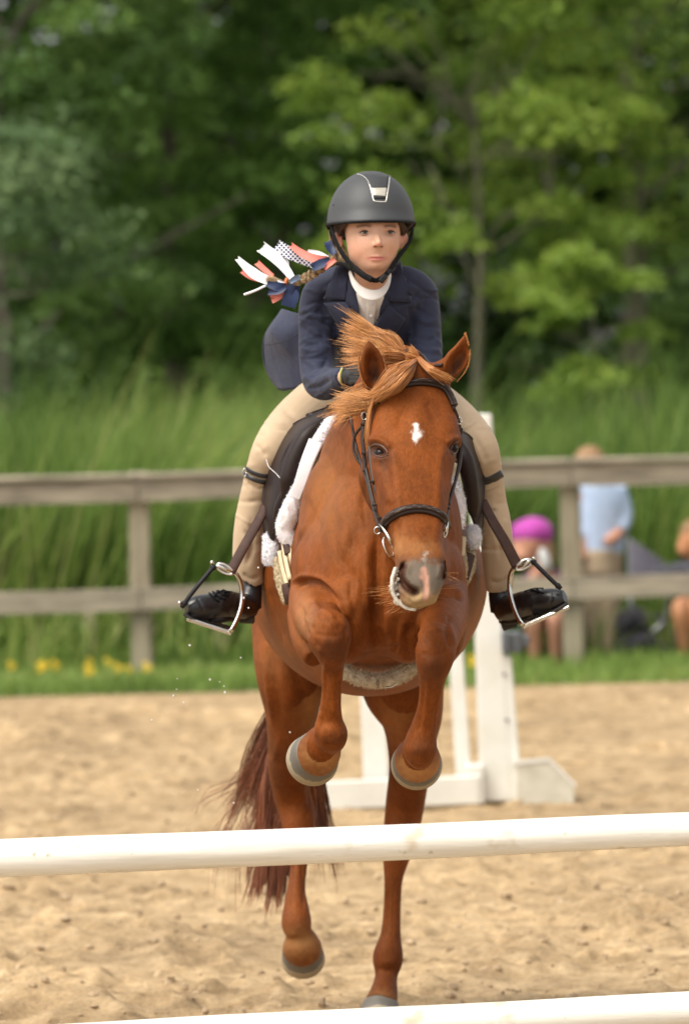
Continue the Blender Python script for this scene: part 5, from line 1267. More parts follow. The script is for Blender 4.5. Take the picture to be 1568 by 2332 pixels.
# eyes
def eye_mat():
    m, n, b = new_mat('eye'); a = node(n, 'ShaderNodeAttribute', attribute_name='r'); c = ramp(n, a.outputs['Fac'], [(0, (.01, .01, .01)), (.16, (.012, .012, .012)), (.19, (.085, .085, .055)), (.40, (.075, .08, .055)), (.48, (.02, .02, .018)), (.53, (.40, .34, .31)), (1, (.34, .26, .23))])
    c.color_ramp.interpolation = 'LINEAR'; n.links.new(c.outputs[0], b.inputs['Base Color']); b.inputs['Roughness'].default_value = .25; b.inputs['Specular IOR Level'].default_value = .3; return m
M_EYEB = eye_mat()
M_LASH = simple('lashes', (.05, .028, .018), rough=.7)
M_LIDS = simple('lid_skin', (.50, .25, .17), (.44, .21, .14), rough=.5, scale=60)
for x, y, sx in ((830, 530, 1), (887.5, 530, 1)):
    dsk = ray(RBV, x, y)[3] + .0; n = 14; V = []; rr = []; f = []
    # almond of the eyeball: ball surface bounded by the lids
    base = np.array(ray(RBV, x, y)[0])
    for i in range(n + 1):
        u = -1 + 2 * i / n; up = 4.4 * (1 - abs(u) ** 2.2); lo = -3.0 * (1 - abs(u) ** 2.4)
        for j in range(7):
            q = lo + (up - lo) * j / 6; dx = u * 11.5 * mpx(11.9); dz = q * mpx(11.9); bul = .0042 * (1 - u * u) * (1 - (q / 6.5) ** 2)
            V.append(base + np.array([dx, -.0022 - bul + abs(u) ** 2 * .0008, dz])); rr.append(min(1, math.hypot(u * 11.5 - .6, q - .9) / 9.6))
    for i in range(n):
        for j in range(6): a = i * 7 + j; f.append((a, a + 7, a + 8, a + 1))
    make('eye', V, f, M_EYEB, rider, attrs={'r': ('FLOAT', 'POINT', rr)})
    up = [V[i * 7 + 6] + np.array([0, -.0008, .0004]) for i in range(n + 1)]; lo = [V[i * 7] + np.array([0, -.0006, -.0006]) for i in range(n + 1)]
    r = np.sin(np.linspace(.2, math.pi - .2, n + 1)); one('lash', tube_vf(up, r * .0017 + .0004, 7), M_LASH, rider)
    one('eyelid', tube_vf(np.array(up) + np.array([0, .0004, .0022]), r * .0014 + .0003, 8), M_LIDS, rider); one('eyelid', tube_vf(lo, r * .0012 + .0003, 8), M_LIDS, rider)
for x, y, d in ((788 - 14, 567, 11.965), (911, 571, 11.965)): one('earring', ball_vf(P(x + 2, y, d), .0022, 8, 6), M_STEEL, rider)

# shirt and coat
HB = MB()
T([(846, 654, 12.065, 42, .046), (845, 668, 12.075, 60, .064), (845, 690, 12.12, 98, .084), (845, 730, 12.19, 108, .100), (845, 800, 12.33, 102, .098), (845, 870, 12.47, 107, .108)], 28, lat=(1, 0, 0))
SC = Clay(HB, .004, 3)
for pts in ([(812, 660), (825, 690), (832, 730)], [(875, 670), (866, 700), (858, 740)], [(835, 690), (838, 730)]): SC.line(pts, 5, .002)
make('shirt', SC.co, SC.f, M_SHIRT, rider)
SBV = SC.bvh()
# stand collar of the shirt
ring = [(797, 612, 12.03), (806, 632, 12.0), (823, 650, 11.975), (845, 659, 11.965), (866, 655, 11.97), (879, 640, 11.99), (887, 618, 12.03)]
rows = [[(x, y + 1, d) for x, y, d in ring], [(794, 622, 12.03), (803, 652, 11.99), (822, 676, 11.965), (847, 684, 11.955), (870, 676, 11.96), (885, 654, 11.98), (890, 626, 12.03)]]
one('shirt_collar', sheet_vf(rows, .003, n=30, m=6), M_SHIRT, rider)
A = []; 
for x, y in [(846, 672), (845, 700), (843, 730), (842, 760)]: a, b = surf(SBV, x, y, 12.05, .003); A.append(a)
one('placket', strap_vf(catmull(A, 16), np.tile([0, -1.0, .3], (16, 1)), 20 * mpx(12), .003), M_SHIRT, rider)
for y in (690, 715): a, b = surf(SBV, 845, y, 12.05, .0065); one('button', ball_vf(a, (.0045, .0015, .0045), 10, 6), M_WEB, rider)
HB = MB()
T([(845, 640, 12.085, 50, .055), (845, 660, 12.10, 100, .084), (845, 690, 12.13, 118, .098), (845, 740, 12.21, 122, .112), (845, 800, 12.34, 112, .110), (845, 865, 12.46, 118, .118), (845, 905, 12.54, 120, .12)], 36, lat=(1, 0, 0))
T([(800, 632, 12.10, 30), (764, 642, 12.11, 36), (732, 664, 12.125, 40), (720, 700, 12.13, 40), (720, 760, 12.12, 41), (722, 830, 12.09, 41), (732, 868, 12.05, 42), (752, 872, 11.99, 34), (775, 861, 11.91, 25), (783, 858, 11.885, 22)], 22)
T([(896, 632, 12.10, 30), (928, 642, 12.11, 36), (953, 664, 12.125, 40), (962, 700, 12.13, 39), (967, 760, 12.12, 38), (970, 820, 12.09, 37), (966, 860, 12.05, 38), (962, 866, 11.99, 32), (955, 862, 11.91, 25), (952, 862, 11.885, 22)], 22)
E(845, 660, 12.10, 120, 30, .06)
JC = Clay(HB, .0038, 3)
rj = np.random.default_rng(9)
for pts, w, a in (([(760, 640), (735, 690), (745, 740)], 8, -.006), ([(688, 700), (712, 722), (740, 730)], 7, .005), ([(685, 740), (712, 765), (748, 770)], 7, -.005), ([(684, 790), (712, 800), (748, 790)], 8, .006), ([(684, 820), (710, 838), (752, 820)], 6, -.006),
                  ([(688, 855), (712, 868), (750, 850)], 6, .005), ([(698, 885), (725, 880), (756, 862)], 5, -.005), ([(715, 905), (740, 893), (764, 872)], 5, .004), ([(764, 700), (758, 760), (764, 830)], 7, -.005), ([(930, 690), (938, 740), (940, 800)], 7, -.005),
                  ([(1000, 720), (975, 735), (948, 725)], 6, .005), ([(1003, 760), (975, 775), (945, 770)], 6, -.005), ([(1004, 795), (980, 800), (950, 790)], 6, .005), ([(700, 660), (722, 690), (726, 720)], 6, -.003), ([(985, 660), (965, 690), (960, 720)], 6, -.003), ([(800, 720), (810, 780), (800, 840)], 8, -.005), ([(890, 730), (885, 780), (890, 830)], 8, -.005)):
    JC.line(pts, w, a)
for _ in range(60):
    x0, y0 = rj.choice([rj.uniform(690, 760), rj.uniform(935, 1000)]), rj.uniform(660, 900); an = rj.uniform(-.9, .9); L_ = rj.uniform(18, 42)
    JC.line([(x0 - L_ * math.cos(an), y0 - L_ * math.sin(an)), (x0, y0 + rj.normal() * 3), (x0 + L_ * math.cos(an), y0 + L_ * math.sin(an))], rj.uniform(3, 6), rj.choice([-1, 1]) * rj.uniform(.0015, .0035))
JC.refresh()
# opening of the coat at the neck
poly = np.array([(790, 580), (796, 620), (803, 660), (816, 715), (838, 765), (850, 745), (868, 700), (886, 660), (892, 620), (896, 580)], float)
def inside(px, py, poly):
    r = np.zeros(len(px), bool); j = len(poly) - 1
    for i in range(len(poly)):
        xi, yi = poly[i]; xj, yj = poly[j]; c = ((yi > py) != (yj > py)) & (px < (xj - xi) * (py - yi) / (yj - yi + 1e-9) + xi); r ^= c; j = i
    return r
inn = inside(JC.px, JC.py, poly) & ((JC.d < 12.085) | (JC.py < 655)); fm_ = ~inn[JC.f].any(axis=1)
make('coat', JC.co, JC.f[fm_], M_NAVY, rider)
JBV = JC.bvh()
def patch(name, corners, m, parent, off=.004, th=.006, n=12, bulge=.003, dg=12.05):
    """four cornered cloth piece laid on the coat"""
    c = np.array(corners, float); G = []; 
    for i in range(n):
        u = i / (n - 1); a = c[0] * (1 - u) + c[3] * u; b = c[1] * (1 - u) + c[2] * u
        for j in range(n):
            v = j / (n - 1); p = a * (1 - v) + b * v; q, nn = surf(JBV, p[0], p[1], dg, off + bulge * math.sin(u * math.pi) * math.sin(v * math.pi)); G.append(q)
    G = np.array(G).reshape(n, n, 3)
    for _ in range(2): G[1:-1, 1:-1] = (G[:-2, 1:-1] + G[2:, 1:-1] + G[1:-1, :-2] + G[1:-1, 2:]) / 4
    N = nrm(np.cross(np.gradient(G, axis=0), np.gradient(G, axis=1))); s = np.sign(np.sum(N * (CAMP - G), -1, keepdims=True).mean()); N = N * s
    A, B = G + N * th, G; V = np.vstack([A.reshape(-1, 3), B.reshape(-1, 3)]); o = n * n; f = []
    for i in range(n - 1):
        for j in range(n - 1): a = i * n + j; f += [(a, a + 1, a + n + 1, a + n), (o + a, o + a + n, o + a + n + 1, o + a + 1)]
    for i in range(n - 1): f += [(i * n, i * n + n, o + i * n + n, o + i * n), (i * n + n - 1, o + i * n + n - 1, o + i * n + 2 * n - 1, i * n + 2 * n - 1), (i, o + i, o + i + 1, i + 1), ((n - 1) * n + i, (n - 1) * n + i + 1, o + (n - 1) * n + i + 1, o + (n - 1) * n + i)]
    ob = fix_normals(make(name, V, f, m, parent)); 
    # edge stitching
    e = np.concatenate([A[n - 1, 1:-1]]) ; e = e + (A[n - 2, 1:-1] - e) * .8 + N[n - 1, 1:-1] * .0006; one('stitching', tube_vf(e, .0005, 4), M_NAVYS, ob)
    return ob
M_NAVYS = simple('navy_thread', (.010, .012, .028), rough=.8)
patch('collar', [(766, 606), (794, 604), (790, 684), (744, 681)], M_NAVY, rider, off=.006); patch('collar', [(888, 606), (912, 604), (933, 690), (881, 686)], M_NAVY, rider, off=.006)
patch('lapel', [(744, 690), (792, 688), (828, 756), (800, 775)], M_NAVY, rider); patch('lapel', [(880, 692), (919, 722), (875, 790), (846, 752)], M_NAVY, rider)
patch('lapel', [(792, 600), (800, 602), (820, 716), (790, 690)], M_NAVY, rider, off=.005); patch('lapel', [(884, 602), (893, 600), (884, 692), (862, 716)], M_NAVY, rider, off=.005)
for x, y in ((882, 745), (880, 775)):
    a, b = surf(JBV, x, y, 12.05, .006); one('coat_button', ball_vf(a, (.007, .003, .007), 12, 8), M_BLACKW, rider)
# flying skirt of the coat
tl = [[(688, 716, 12.30), (684, 760, 12.32), (684, 820, 12.34), (688, 880, 12.36)], [(662, 709, 12.36), (652, 760, 12.34), (654, 820, 12.38), (668, 884, 12.38)], [(645, 704, 12.42), (622, 752, 12.40), (624, 822, 12.44), (646, 886, 12.42)], [(641, 705, 12.46), (602, 768, 12.48), (604, 834, 12.5), (633, 884, 12.47)]]
v_, f_ = sheet_vf(tl, .004, n=40, m=30); V_ = np.array(v_)
V_[:, 1] += .020 * (np.abs(np.sin(V_[:, 2] * 22 + V_[:, 0] * 26)) ** .7 - .5) * np.clip((P(690, 800, 12.3)[0] - V_[:, 0]) * 14, 0, 1)
one('coat_skirt', (V_, f_), M_NAVY, rider)
one('skirt_seam', tube_vf(px_path([(602, 786, 12.43), (625, 783, 12.36), (655, 774, 12.31), (684, 758, 12.28)], 16), .0014, 5), M_NAVYS, rider)
one('skirt_hem', tube_vf(catmull(GP((641, 705, 12.46), (602, 768, 12.48), (604, 834, 12.5), (633, 884, 12.47), (660, 886, 12.40), (688, 880, 12.36)), 30), .0022, 6), M_NAVY, rider)
one('coat_skirt', sheet_vf([[(935, 768, 12.36), (925, 800, 12.36), (915, 830, 12.36)], [(950, 762, 12.34), (948, 800, 12.34), (950, 830, 12.34)]], .004, n=10, m=6), M_NAVY, rider)
for pts in ([(779, 838, 11.87), (775, 850, 11.868), (775, 866, 11.87), (780, 876, 11.88)], ):
    one('glove_cuff', tube_vf(px_path(pts, 12), .0035, 8), simple('lime_trim', (.50, .48, .16), rough=.6), rider)
HB = MB(); E(800, 856, 11.86, 19, 22, .025)
for i in range(4):
    yy = 856 - 13 + i * 9; T([(798, yy, 11.848, 7), (808, yy - 1, 11.825, 7), (818, yy, 11.815, 6.6), (824, yy + 1, 11.83, 6.2), (822, yy + 1, 11.848, 5.8 - .3 * i)], 10)
T([(796, 844, 11.855, 7.5), (806, 832, 11.84, 7.2), (816, 831, 11.825, 6.4), (823, 836, 11.82, 5.5)], 10); T([(784, 857, 11.885, 18), (796, 857, 11.87, 19)], 16)
co_, f_ = remesh(HB, .0022, 2); make('glove', co_, f_, M_GLOVE, rider)
HB = MB(); E(950, 862, 11.86, 19, 22, .025)
for i in range(4):
    yy = 862 - 13 + i * 9; T([(952, yy, 11.848, 7), (942, yy - 1, 11.825, 7), (932, yy, 11.815, 6.6), (926, yy + 1, 11.83, 6.2), (928, yy + 1, 11.848, 5.8 - .3 * i)], 10)
T([(954, 850, 11.855, 7.5), (944, 838, 11.84, 7.2), (934, 837, 11.825, 6.4), (927, 842, 11.82, 5.5)], 10)
co_, f_ = remesh(HB, .0022, 2); make('glove', co_, f_, M_GLOVE, rider)

# breeches
HB = MB()
T([(815, 895, 12.50, 92), (745, 925, 12.38, 78), (676, 972, 12.26, 66), (626, 1022, 12.18, 52), (600, 1070, 12.19, 40), (583, 1130, 12.21, 37), (571, 1190, 12.22, 37), (566, 1240, 12.23, 36.5), (565, 1290, 12.24, 35), (572, 1332, 12.25, 30)], 26)
T([(875, 895, 12.50, 92), (955, 925, 12.38, 76), (1026, 968, 12.26, 66), (1082, 1022, 12.18, 54), (1106, 1070, 12.19, 37), (1118, 1130, 12.21, 33), (1127, 1190, 12.22, 36), (1131, 1240, 12.23, 37), (1134, 1290, 12.24, 35), (1138, 1345, 12.25, 31)], 26)
E(845, 900, 12.52, 110, 60, .13)
BC = Clay(HB, .0042, 3)
for pts, w, a in (([(560, 1085), (580, 1100), (600, 1104)], 4, .003), ([(562, 1100), (580, 1112), (600, 1112)], 3, -.003), ([(580, 1010), (596, 1030), (606, 1040)], 6, -.004), ([(545, 1180), (560, 1230), (562, 1270)], 5, .004), ([(570, 1180), (575, 1240), (560, 1290)], 6, -.005), ([(1110, 1170), (1135, 1230), (1140, 1280)], 6, -.004), ([(1150, 1180), (1152, 1230)], 5, .003),
                  ([(1075, 990), (1100, 1030), (1110, 1060)], 5, -.003), ([(552, 1305), (570, 1318), (592, 1312)], 4, -.005), ([(1112, 1322), (1135, 1326), (1160, 1312)], 4, -.005), ([(640, 925), (680, 960), (700, 980)], 8, -.004)):
    BC.line(pts, w, a)
rb_ = np.random.default_rng(6)
for _ in range(70):
    x0, y0 = (rb_.uniform(545, 680), rb_.uniform(930, 1310)) if rb_.random() < .5 else (rb_.uniform(1040, 1155), rb_.uniform(950, 1340)); an = rb_.uniform(-.5, .7) * (1 if x0 < 850 else -1); L_ = rb_.uniform(14, 34)
    BC.line([(x0 - L_ * math.cos(an), y0 - L_ * math.sin(an)), (x0, y0 + 3), (x0 + L_ * math.cos(an), y0 + L_ * math.sin(an))], rb_.uniform(3, 6), rb_.choice([-1, 1]) * rb_.uniform(.0012, .0032))
BC.refresh()
cut = np.where(BC.px < 850, BC.py > 1318 + (BC.px - 552) * .55, BC.py > 1357 - (BC.px - 1117) * .40) & (BC.d > 12.1)
fm_ = ~cut[BC.f].all(axis=1); make('breeches', BC.co, BC.f[fm_], M_BREECH, rider)
BBV = BC.bvh()
one('trouser_hem', loop_vf((574, 1330, 12.25), 23, 9, .006, rot=24, dip=.0), M_BREECH, rider); one('trouser_hem', loop_vf((1137, 1347, 12.25), 22, 8, .006, rot=-22), M_BREECH, rider)
def bstrap(name, pts, w, th=.003, m=M_BLACKW, off=.003):
    q = catmull(np.array(pts, float), 24); A = []; N = []
    for x, y in q: a, b = surf(BBV, x, y, 12.17, off); A.append(a); N.append(b)
    A, N = np.array(A), np.array(N)
    for _ in range(4): A[1:-1] = (A[:-2] + 2 * A[1:-1] + A[2:]) / 4; N[1:-1] = nrm(N[:-2] + 2 * N[1:-1] + N[2:])
    return one(name, strap_vf(A, N, w * mpx(12.1), th), m, rider)
bstrap('knee_strap', [(562, 1068), (576, 1076), (592, 1082), (608, 1084)], 10, m=M_BOOT); bstrap('knee_strap', [(557, 1080), (574, 1090), (592, 1096), (608, 1098)], 10, m=M_BOOT)
bstrap('knee_strap', [(1092, 1094), (1108, 1094), (1124, 1088), (1140, 1078)], 20, m=M_BOOT)
one('strap_buckle', loop_vf((557, 1076, 12.13), 4, 9, .0014), M_STEEL, rider)
for x0, pts in ((0, [(600, 1108), (588, 1112)]), (0, [(1096, 1122), (1120, 1114), (1135, 1106)]), (0, [(1066, 990), (1082, 1015), (1096, 1055), (1100, 1070)])):
    q = catmull(np.array(pts, float), 20); A = np.array([surf(BBV, x, y, 12.17, .0006)[0] for x, y in q]); one('stitching', tube_vf(A, .0008, 4), simple('tan_thread', (.42, .28, .15), rough=.8), rider)

# boots
def boot(pts_foot, shaft, heel, sole, laces, cap, welt):
    global HB
    HB = MB(); T(shaft, 22); T(pts_foot, 24)
    C = Clay(HB, .0035, 3)
    for pts, w, a in cap: C.line(pts, w, a)
    C.refresh(); b = make('boot', C.co, C.f, M_BOOT, rider); bv = C.bvh()
    v, f = sheet_vf(sole, .009, n=20, m=8); one('sole', (v, f), M_SOLE, b)
    for h in heel: one('heel', h, M_SOLE, b, False)
    for pts in laces:
        q = catmull(np.array(pts, float), 8); A = np.array([surf(bv, x, y, 12.1, .0025)[0] for x, y in q]); one('lace', tube_vf(A, .0019, 6), M_BLACKW, b)
    return b
def heelblock(c, s, rot):
    c_, s_ = math.cos(R(rot)), math.sin(R(rot)); v, f = box_vf((0, 0, 0), s, bev=.003); v = np.c_[v[:, 0] * c_ + v[:, 2] * s_, v[:, 1], -v[:, 0] * s_ + v[:, 2] * c_]; return v + P(*c), f
boot([(566, 1384, 12.24, 27), (545, 1382, 12.19, 30), (510, 1376, 12.13, 32), (475, 1383, 12.09, 31), (445, 1384, 12.07, 27), (424, 1386, 12.06, 16)],
     [(578, 1325, 12.25, 20), (572, 1350, 12.245, 25), (566, 1382, 12.24, 30)],
     [heelblock((562, 1411, 12.24), (.040, .055, .018), 4)],
     [[(580, 1405, 12.27), (530, 1408, 12.21), (480, 1416, 12.13), (445, 1411, 12.09), (420, 1398, 12.07)], [(560, 1409, 12.20), (520, 1412, 12.13), (470, 1421, 12.06), (438, 1412, 12.04), (418, 1398, 12.04)]],
     [[(508, 1334), (518, 1340), (530, 1340)], [(500, 1340), (514, 1348), (526, 1350)], [(492, 1344), (506, 1354), (520, 1358)], [(484, 1348), (498, 1360), (512, 1366)], [(476, 1352), (490, 1366), (500, 1372)], [(512, 1326), (500, 1345), (486, 1360)], [(522, 1330), (510, 1350), (494, 1368)]],
     [([(448, 1358), (458, 1380), (470, 1405)], 3, -.0015), ([(500, 1390), (505, 1370), (515, 1352)], 4, .002), ([(536, 1350), (530, 1380), (520, 1405)], 4, -.003)], None)
boot([(1146, 1390, 12.24, 27), (1166, 1386, 12.19, 31), (1200, 1376, 12.13, 32), (1235, 1372, 12.09, 31), (1265, 1366, 12.07, 27), (1286, 1360, 12.06, 17)],
     [(1134, 1338, 12.25, 22), (1138, 1362, 12.245, 26), (1146, 1388, 12.24, 31)],
     [heelblock((1158, 1421, 12.24), (.040, .055, .024), -18)],
     [[(1135, 1416, 12.27), (1180, 1412, 12.21), (1225, 1402, 12.13), (1265, 1388, 12.09), (1292, 1374, 12.07)], [(1150, 1420, 12.20), (1190, 1416, 12.13), (1235, 1404, 12.06), (1265, 1391, 12.04), (1292, 1374, 12.04)]],
     [[(1184, 1332), (1196, 1340), (1206, 1342)], [(1192, 1334), (1206, 1344), (1216, 1346)], [(1204, 1336), (1216, 1346), (1228, 1350)], [(1216, 1338), (1228, 1348), (1238, 1352)], [(1190, 1342), (1204, 1336), (1220, 1336)], [(1208, 1348), (1222, 1340), (1236, 1342)]],
     [([(1262, 1338), (1256, 1362), (1248, 1390)], 3, -.0015), ([(1212, 1400), (1214, 1375), (1206, 1350)], 4, .002), ([(1176, 1350), (1182, 1380), (1192, 1405)], 4, -.003)], None)

# helmet
hc = P(844, 506, 12.02); hx, hyy, hz = 99.5 * mpx(12.0), .138, 117 * mpx(12.0)
def helmet():
    n, m = 72, 26; V = []; f = []
    for i in range(m + 1):
        for j in range(n):
            a = 2 * math.pi * j / n; fx, fy = math.sin(a), -math.cos(a)          # fy<0 front
            front = max(0, -fy); back = max(0, fy); zr = .006 * abs(fx) ** 2 * -1 - .052 * back ** 1.5 + (.003 if front > 0 else 0)
            tb = math.acos(max(-.6, min(.99, zr / hz))); t = tb * i / m
            r = math.sin(t) ** .96 if t > 0 else 0; x = fx * hx * r; y = fy * hyy * r; z = hz * math.cos(t)
            e = max(0, (t / tb - .86) / .14); y += -.020 * front ** 1.2 * e ** 1.6; x *= 1 + .014 * e ** 2; z -= .004 * front * e ** 2
            V.append((hc[0] + x, hc[1] + y, hc[2] + z))
    for i in range(m):
        for j in range(n): j2 = (j + 1) % n; f.append((i * n + j, i * n + j2, (i + 1) * n + j2, (i + 1) * n + j))
    o = make('helmet', V, f, M_HELM, rider); fix_normals(o)
    s = o.modifiers.new('s', 'SOLIDIFY'); s.thickness = .007; s.offset = -1
    rim = [V[m * n + j] for j in range(n)] + [V[m * n]]; one('helmet_rim', tube_vf(rim, .0030, 8), M_BLACKW, o)
    return o, BVHTree.FromPolygons([Vector(v) for v in V], f)
helm, HV = helmet()
def hsurf(pts, off, n=24):
    q = catmull(np.array(pts, float), n); return np.array([surf(HV, x, y, 11.9, off)[0] for x, y in q])
one('trim', tube_vf(hsurf([(813, 395), (822, 398), (832, 405), (840, 417), (846, 436), (850, 454), (853, 457), (864, 458.5), (876, 458.5), (879, 456), (882, 440), (885, 420), (887, 400)], .0012, 60), .0021, 8), M_CHROME, helm)
def hpatch(name, Lp, Rp, m, off, th, n=10, k=10):
    L = catmull(np.array(Lp, float), n); Rr = catmull(np.array(Rp, float), n); G = np.array([[surf(HV, *(L[i] * (1 - j / (k - 1)) + Rr[i] * j / (k - 1)), 11.9, off)[0] for j in range(k)] for i in range(n)])
    G2 = np.array([[surf(HV, *(L[i] * (1 - j / (k - 1)) + Rr[i] * j / (k - 1)), 11.9, off - th)[0] for j in range(k)] for i in range(n)])
    V = np.vstack([G.reshape(-1, 3), G2.reshape(-1, 3)]); o = n * k; f = []
    for i in range(n - 1):
        for j in range(k - 1): a = i * k + j; f += [(a, a + 1, a + k + 1, a + k), (o + a, o + a + k, o + a + k + 1, o + a + 1)]
    for i in range(n - 1): f += [(i * k, i * k + k, o + i * k + k, o + i * k), (i * k + k - 1, o + i * k + k - 1, o + i * k + 2 * k - 1, i * k + 2 * k - 1)]
    for j in range(k - 1): f += [(j, o + j, o + j + 1, j + 1), ((n - 1) * k + j, (n - 1) * k + j + 1, o + (n - 1) * k + j + 1, o + (n - 1) * k + j)]
    return one(name, (V, f), m, helm)
hpatch('front_panel', [(818, 397), (833, 409), (841, 420), (844.5, 427)], [(884, 400), (883, 410), (882, 419), (881, 427)], M_HELM2, .0012, .002)
bd = hpatch('badge', [(845.5, 427), (848, 437), (850, 444)], [(880.5, 427), (879, 437), (878, 446)], simple('badge_cream', (.62, .58, .50), (.5, .46, .38), rough=.35, scale=60, metal=.4), .0024, .003)
hpatch('vent', [(850, 447), (853, 453)], [(878, 448), (876, 453)], simple('vent_black', (.006, .006, .006), rough=.8), .0010, .002, n=4)
hx_ = [(864 + 5.6 * math.sin(k * math.pi / 3), 435.5 - 6.4 * math.cos(k * math.pi / 3)) for k in range(7)]
em = np.vstack([hsurf([hx_[i], hx_[i + 1]], .0028, 5) for i in range(6)]); one('emblem', tube_vf(em, .0005, 5), simple('emblem_grey', (.25, .22, .18), rough=.4), bd)
one('emblem', tube_vf(hsurf([(867, 432.5), (864, 431.5), (861.5, 433.5), (864, 435.5), (866.5, 437.5), (864, 439.5), (861, 438.5)], .0028, 16), .0005, 5), bpy.data.materials['emblem_grey'], bd)
one('rivet', ball_vf(surf(HV, 759, 467, 11.97, .001)[0], .0028, 8, 6), M_BLACKW, helm)
# harness
def webbing(pts, w, th=.003, nor=(0, -1, 0), n=40, name='chin_strap'):
    A = px_path(pts, n); C = P(850, 560, 12.02); N = nrm(A - C); N[:, 2] *= .6; return one(name, strap_vf(A, N, w * mpx(11.95), th), M_BLACKW, helm)
webbing([(754, 512, 11.98), (757, 530, 11.965), (765, 552, 11.955), (776, 573, 11.945), (790, 592, 11.935), (806, 608, 11.92), (824, 624, 11.905), (842, 635, 11.895), (858, 638, 11.893), (872, 630, 11.90), (886, 616, 11.915), (900, 595, 11.935), (914, 575, 11.955), (928, 557, 11.975), (937, 540, 11.985), (940, 518, 11.99)], 11.5, n=70)
webbing([(752, 514, 12.02), (752, 530, 12.03), (756, 548, 12.03)], 10, name='harness')
webbing([(766, 600, 11.99), (780, 601, 11.95), (800, 614, 11.93)], 8, name='harness'); webbing([(806, 610, 11.915), (826, 626, 11.898), (846, 637, 11.888)], 14, th=.006, name='chin_pad')
webbing([(941, 520, 12.02), (934, 536, 12.03), (924, 546, 12.02)], 9, name='harness')
one('strap_buckle', heelblock((872, 634, 11.893), (.014, .007, .024), 38), M_RUBBER, helm, False); one('strap_buckle', heelblock((885, 619, 11.908), (.011, .007, .016), 38), M_RUBBER, helm, False)
# hair
M_HAIRB = hair_mat('brown_hair', (.060, .032, .018), (.12, .065, .034), .5); M_HAIRL = hair_mat('blond_hair', (.30, .20, .11), (.55, .40, .23), .6)
rq = np.random.default_rng(44)
one_h = [hair_np([GP((793, 505, 11.915), (781, 518, 11.94), (775, 530, 11.96), (776, 545, 11.985)), GP((786, 503, 11.93), (774, 512, 11.955), (767, 525, 11.985), (765, 545, 12.01)), GP((775, 503, 11.96), (764, 515, 11.98), (759, 532, 12.01), (760, 560, 12.03))], 1500, 8, .00045, .00025, .003, rq, 1.0, .2),
         hair_np([GP((905, 505, 11.93), (911, 515, 11.945), (914, 525, 11.96), (915, 538, 11.98)), GP((914, 505, 11.95), (920, 515, 11.97), (924, 525, 11.99), (926, 538, 12.01))], 900, 8, .00045, .00025, .003, rq, 1.0, .2)]
hair_obj('hair', one_h, M_HAIRB, rider)
br = []
bc = catmull(GP((772, 560, 12.06), (768, 585, 12.06), (745, 600, 12.04), (715, 622, 12.03), (690, 636, 12.02), (660, 645, 12.01)), 60); tn = nrm(np.gradient(bc, axis=0)); up_ = nrm(np.cross(tn, [0, -1.0, 0])); fw = np.cross(tn, up_)
for k in range(3):
    ph = np.linspace(0, 22, 60) + k * 2 * math.pi / 3; w = np.linspace(.011, .007, 60)
    c = bc + up_ * (np.sin(ph) * w)[:, None] + fw * (np.sin(2 * ph) * w * .55)[:, None]
    br.append(hair_np([c + up_ * .0, c + up_ * .004, c + fw * .004, c - up_ * .003], 190, 60, .0008, .0006, .0022, rq, .6, .02))
br.append(hair_np([GP((652, 643, 12.01), (635, 636, 12.0), (620, 632, 12.0), (604, 633, 12.0)), GP((652, 646, 12.01), (635, 642, 12.0), (620, 640, 12.0), (606, 642, 12.0))], 260, 8, .0008, .0003, .003, rq, 1.3, .3))
br.append(hair_np([GP((766, 515, 12.01), (768, 548, 12.02), (782, 585, 12.01)), GP((756, 520, 12.03), (760, 555, 12.04), (772, 592, 12.03)), GP((750, 525, 12.06), (754, 558, 12.06), (764, 596, 12.05)), GP((772, 520, 12.0), (776, 552, 12.0), (790, 590, 11.98))], 2200, 8, .0006, .0004, .004, rq, 1.2, .2, .003))
hair_obj('braid', br, M_HAIRL, rider)
one('hair_tie', tube_vf(px_path([(654, 634, 12.0), (650, 643, 11.995), (648, 655, 12.0)], 8), .005, 8), simple('orange_elastic', (.62, .16, .04), rough=.6), rider)
# ribbons
M_RW = cloth('white_ribbon', (.84, .85, .88), (.78, .79, .83), rough=.45, fd=.001); M_RC = cloth('coral_ribbon', (.72, .22, .17), (.64, .18, .14), rough=.45, fd=.001); M_RN = cloth('navy_ribbon', (.020, .035, .095), (.014, .024, .07), rough=.4, fd=.001)
def lattice():
    m, n, b = new_mat('lattice_ribbon'); tc = node(n, 'ShaderNodeTexCoord'); mp = node(n, 'ShaderNodeMapping'); mp.inputs['Rotation'].default_value = (0, R(45), 0); n.links.new(tc.outputs['Object'], mp.inputs[0])
    s = node(n, 'ShaderNodeSeparateXYZ'); n.links.new(mp.outputs[0], s.inputs[0]); outs = []
    for ax in (0, 2):
        k = node(n, 'ShaderNodeMath', operation='MULTIPLY'); k.inputs[1].default_value = 125; n.links.new(s.outputs[ax], k.inputs[0]); fr_ = node(n, 'ShaderNodeMath', operation='FRACT'); n.links.new(k.outputs[0], fr_.inputs[0])
        l = node(n, 'ShaderNodeMath', operation='LESS_THAN'); l.inputs[1].default_value = .30; n.links.new(fr_.outputs[0], l.inputs[0]); outs.append(l)
    mx = node(n, 'ShaderNodeMath', operation='MAXIMUM'); n.links.new(outs[0].outputs[0], mx.inputs[0]); n.links.new(outs[1].outputs[0], mx.inputs[1])
    n.links.new(mix(n, mx.outputs[0], (.025, .028, .10), (.80, .80, .84)), b.inputs['Base Color']); b.inputs['Roughness'].default_value = .5; return m
M_RL = lattice()
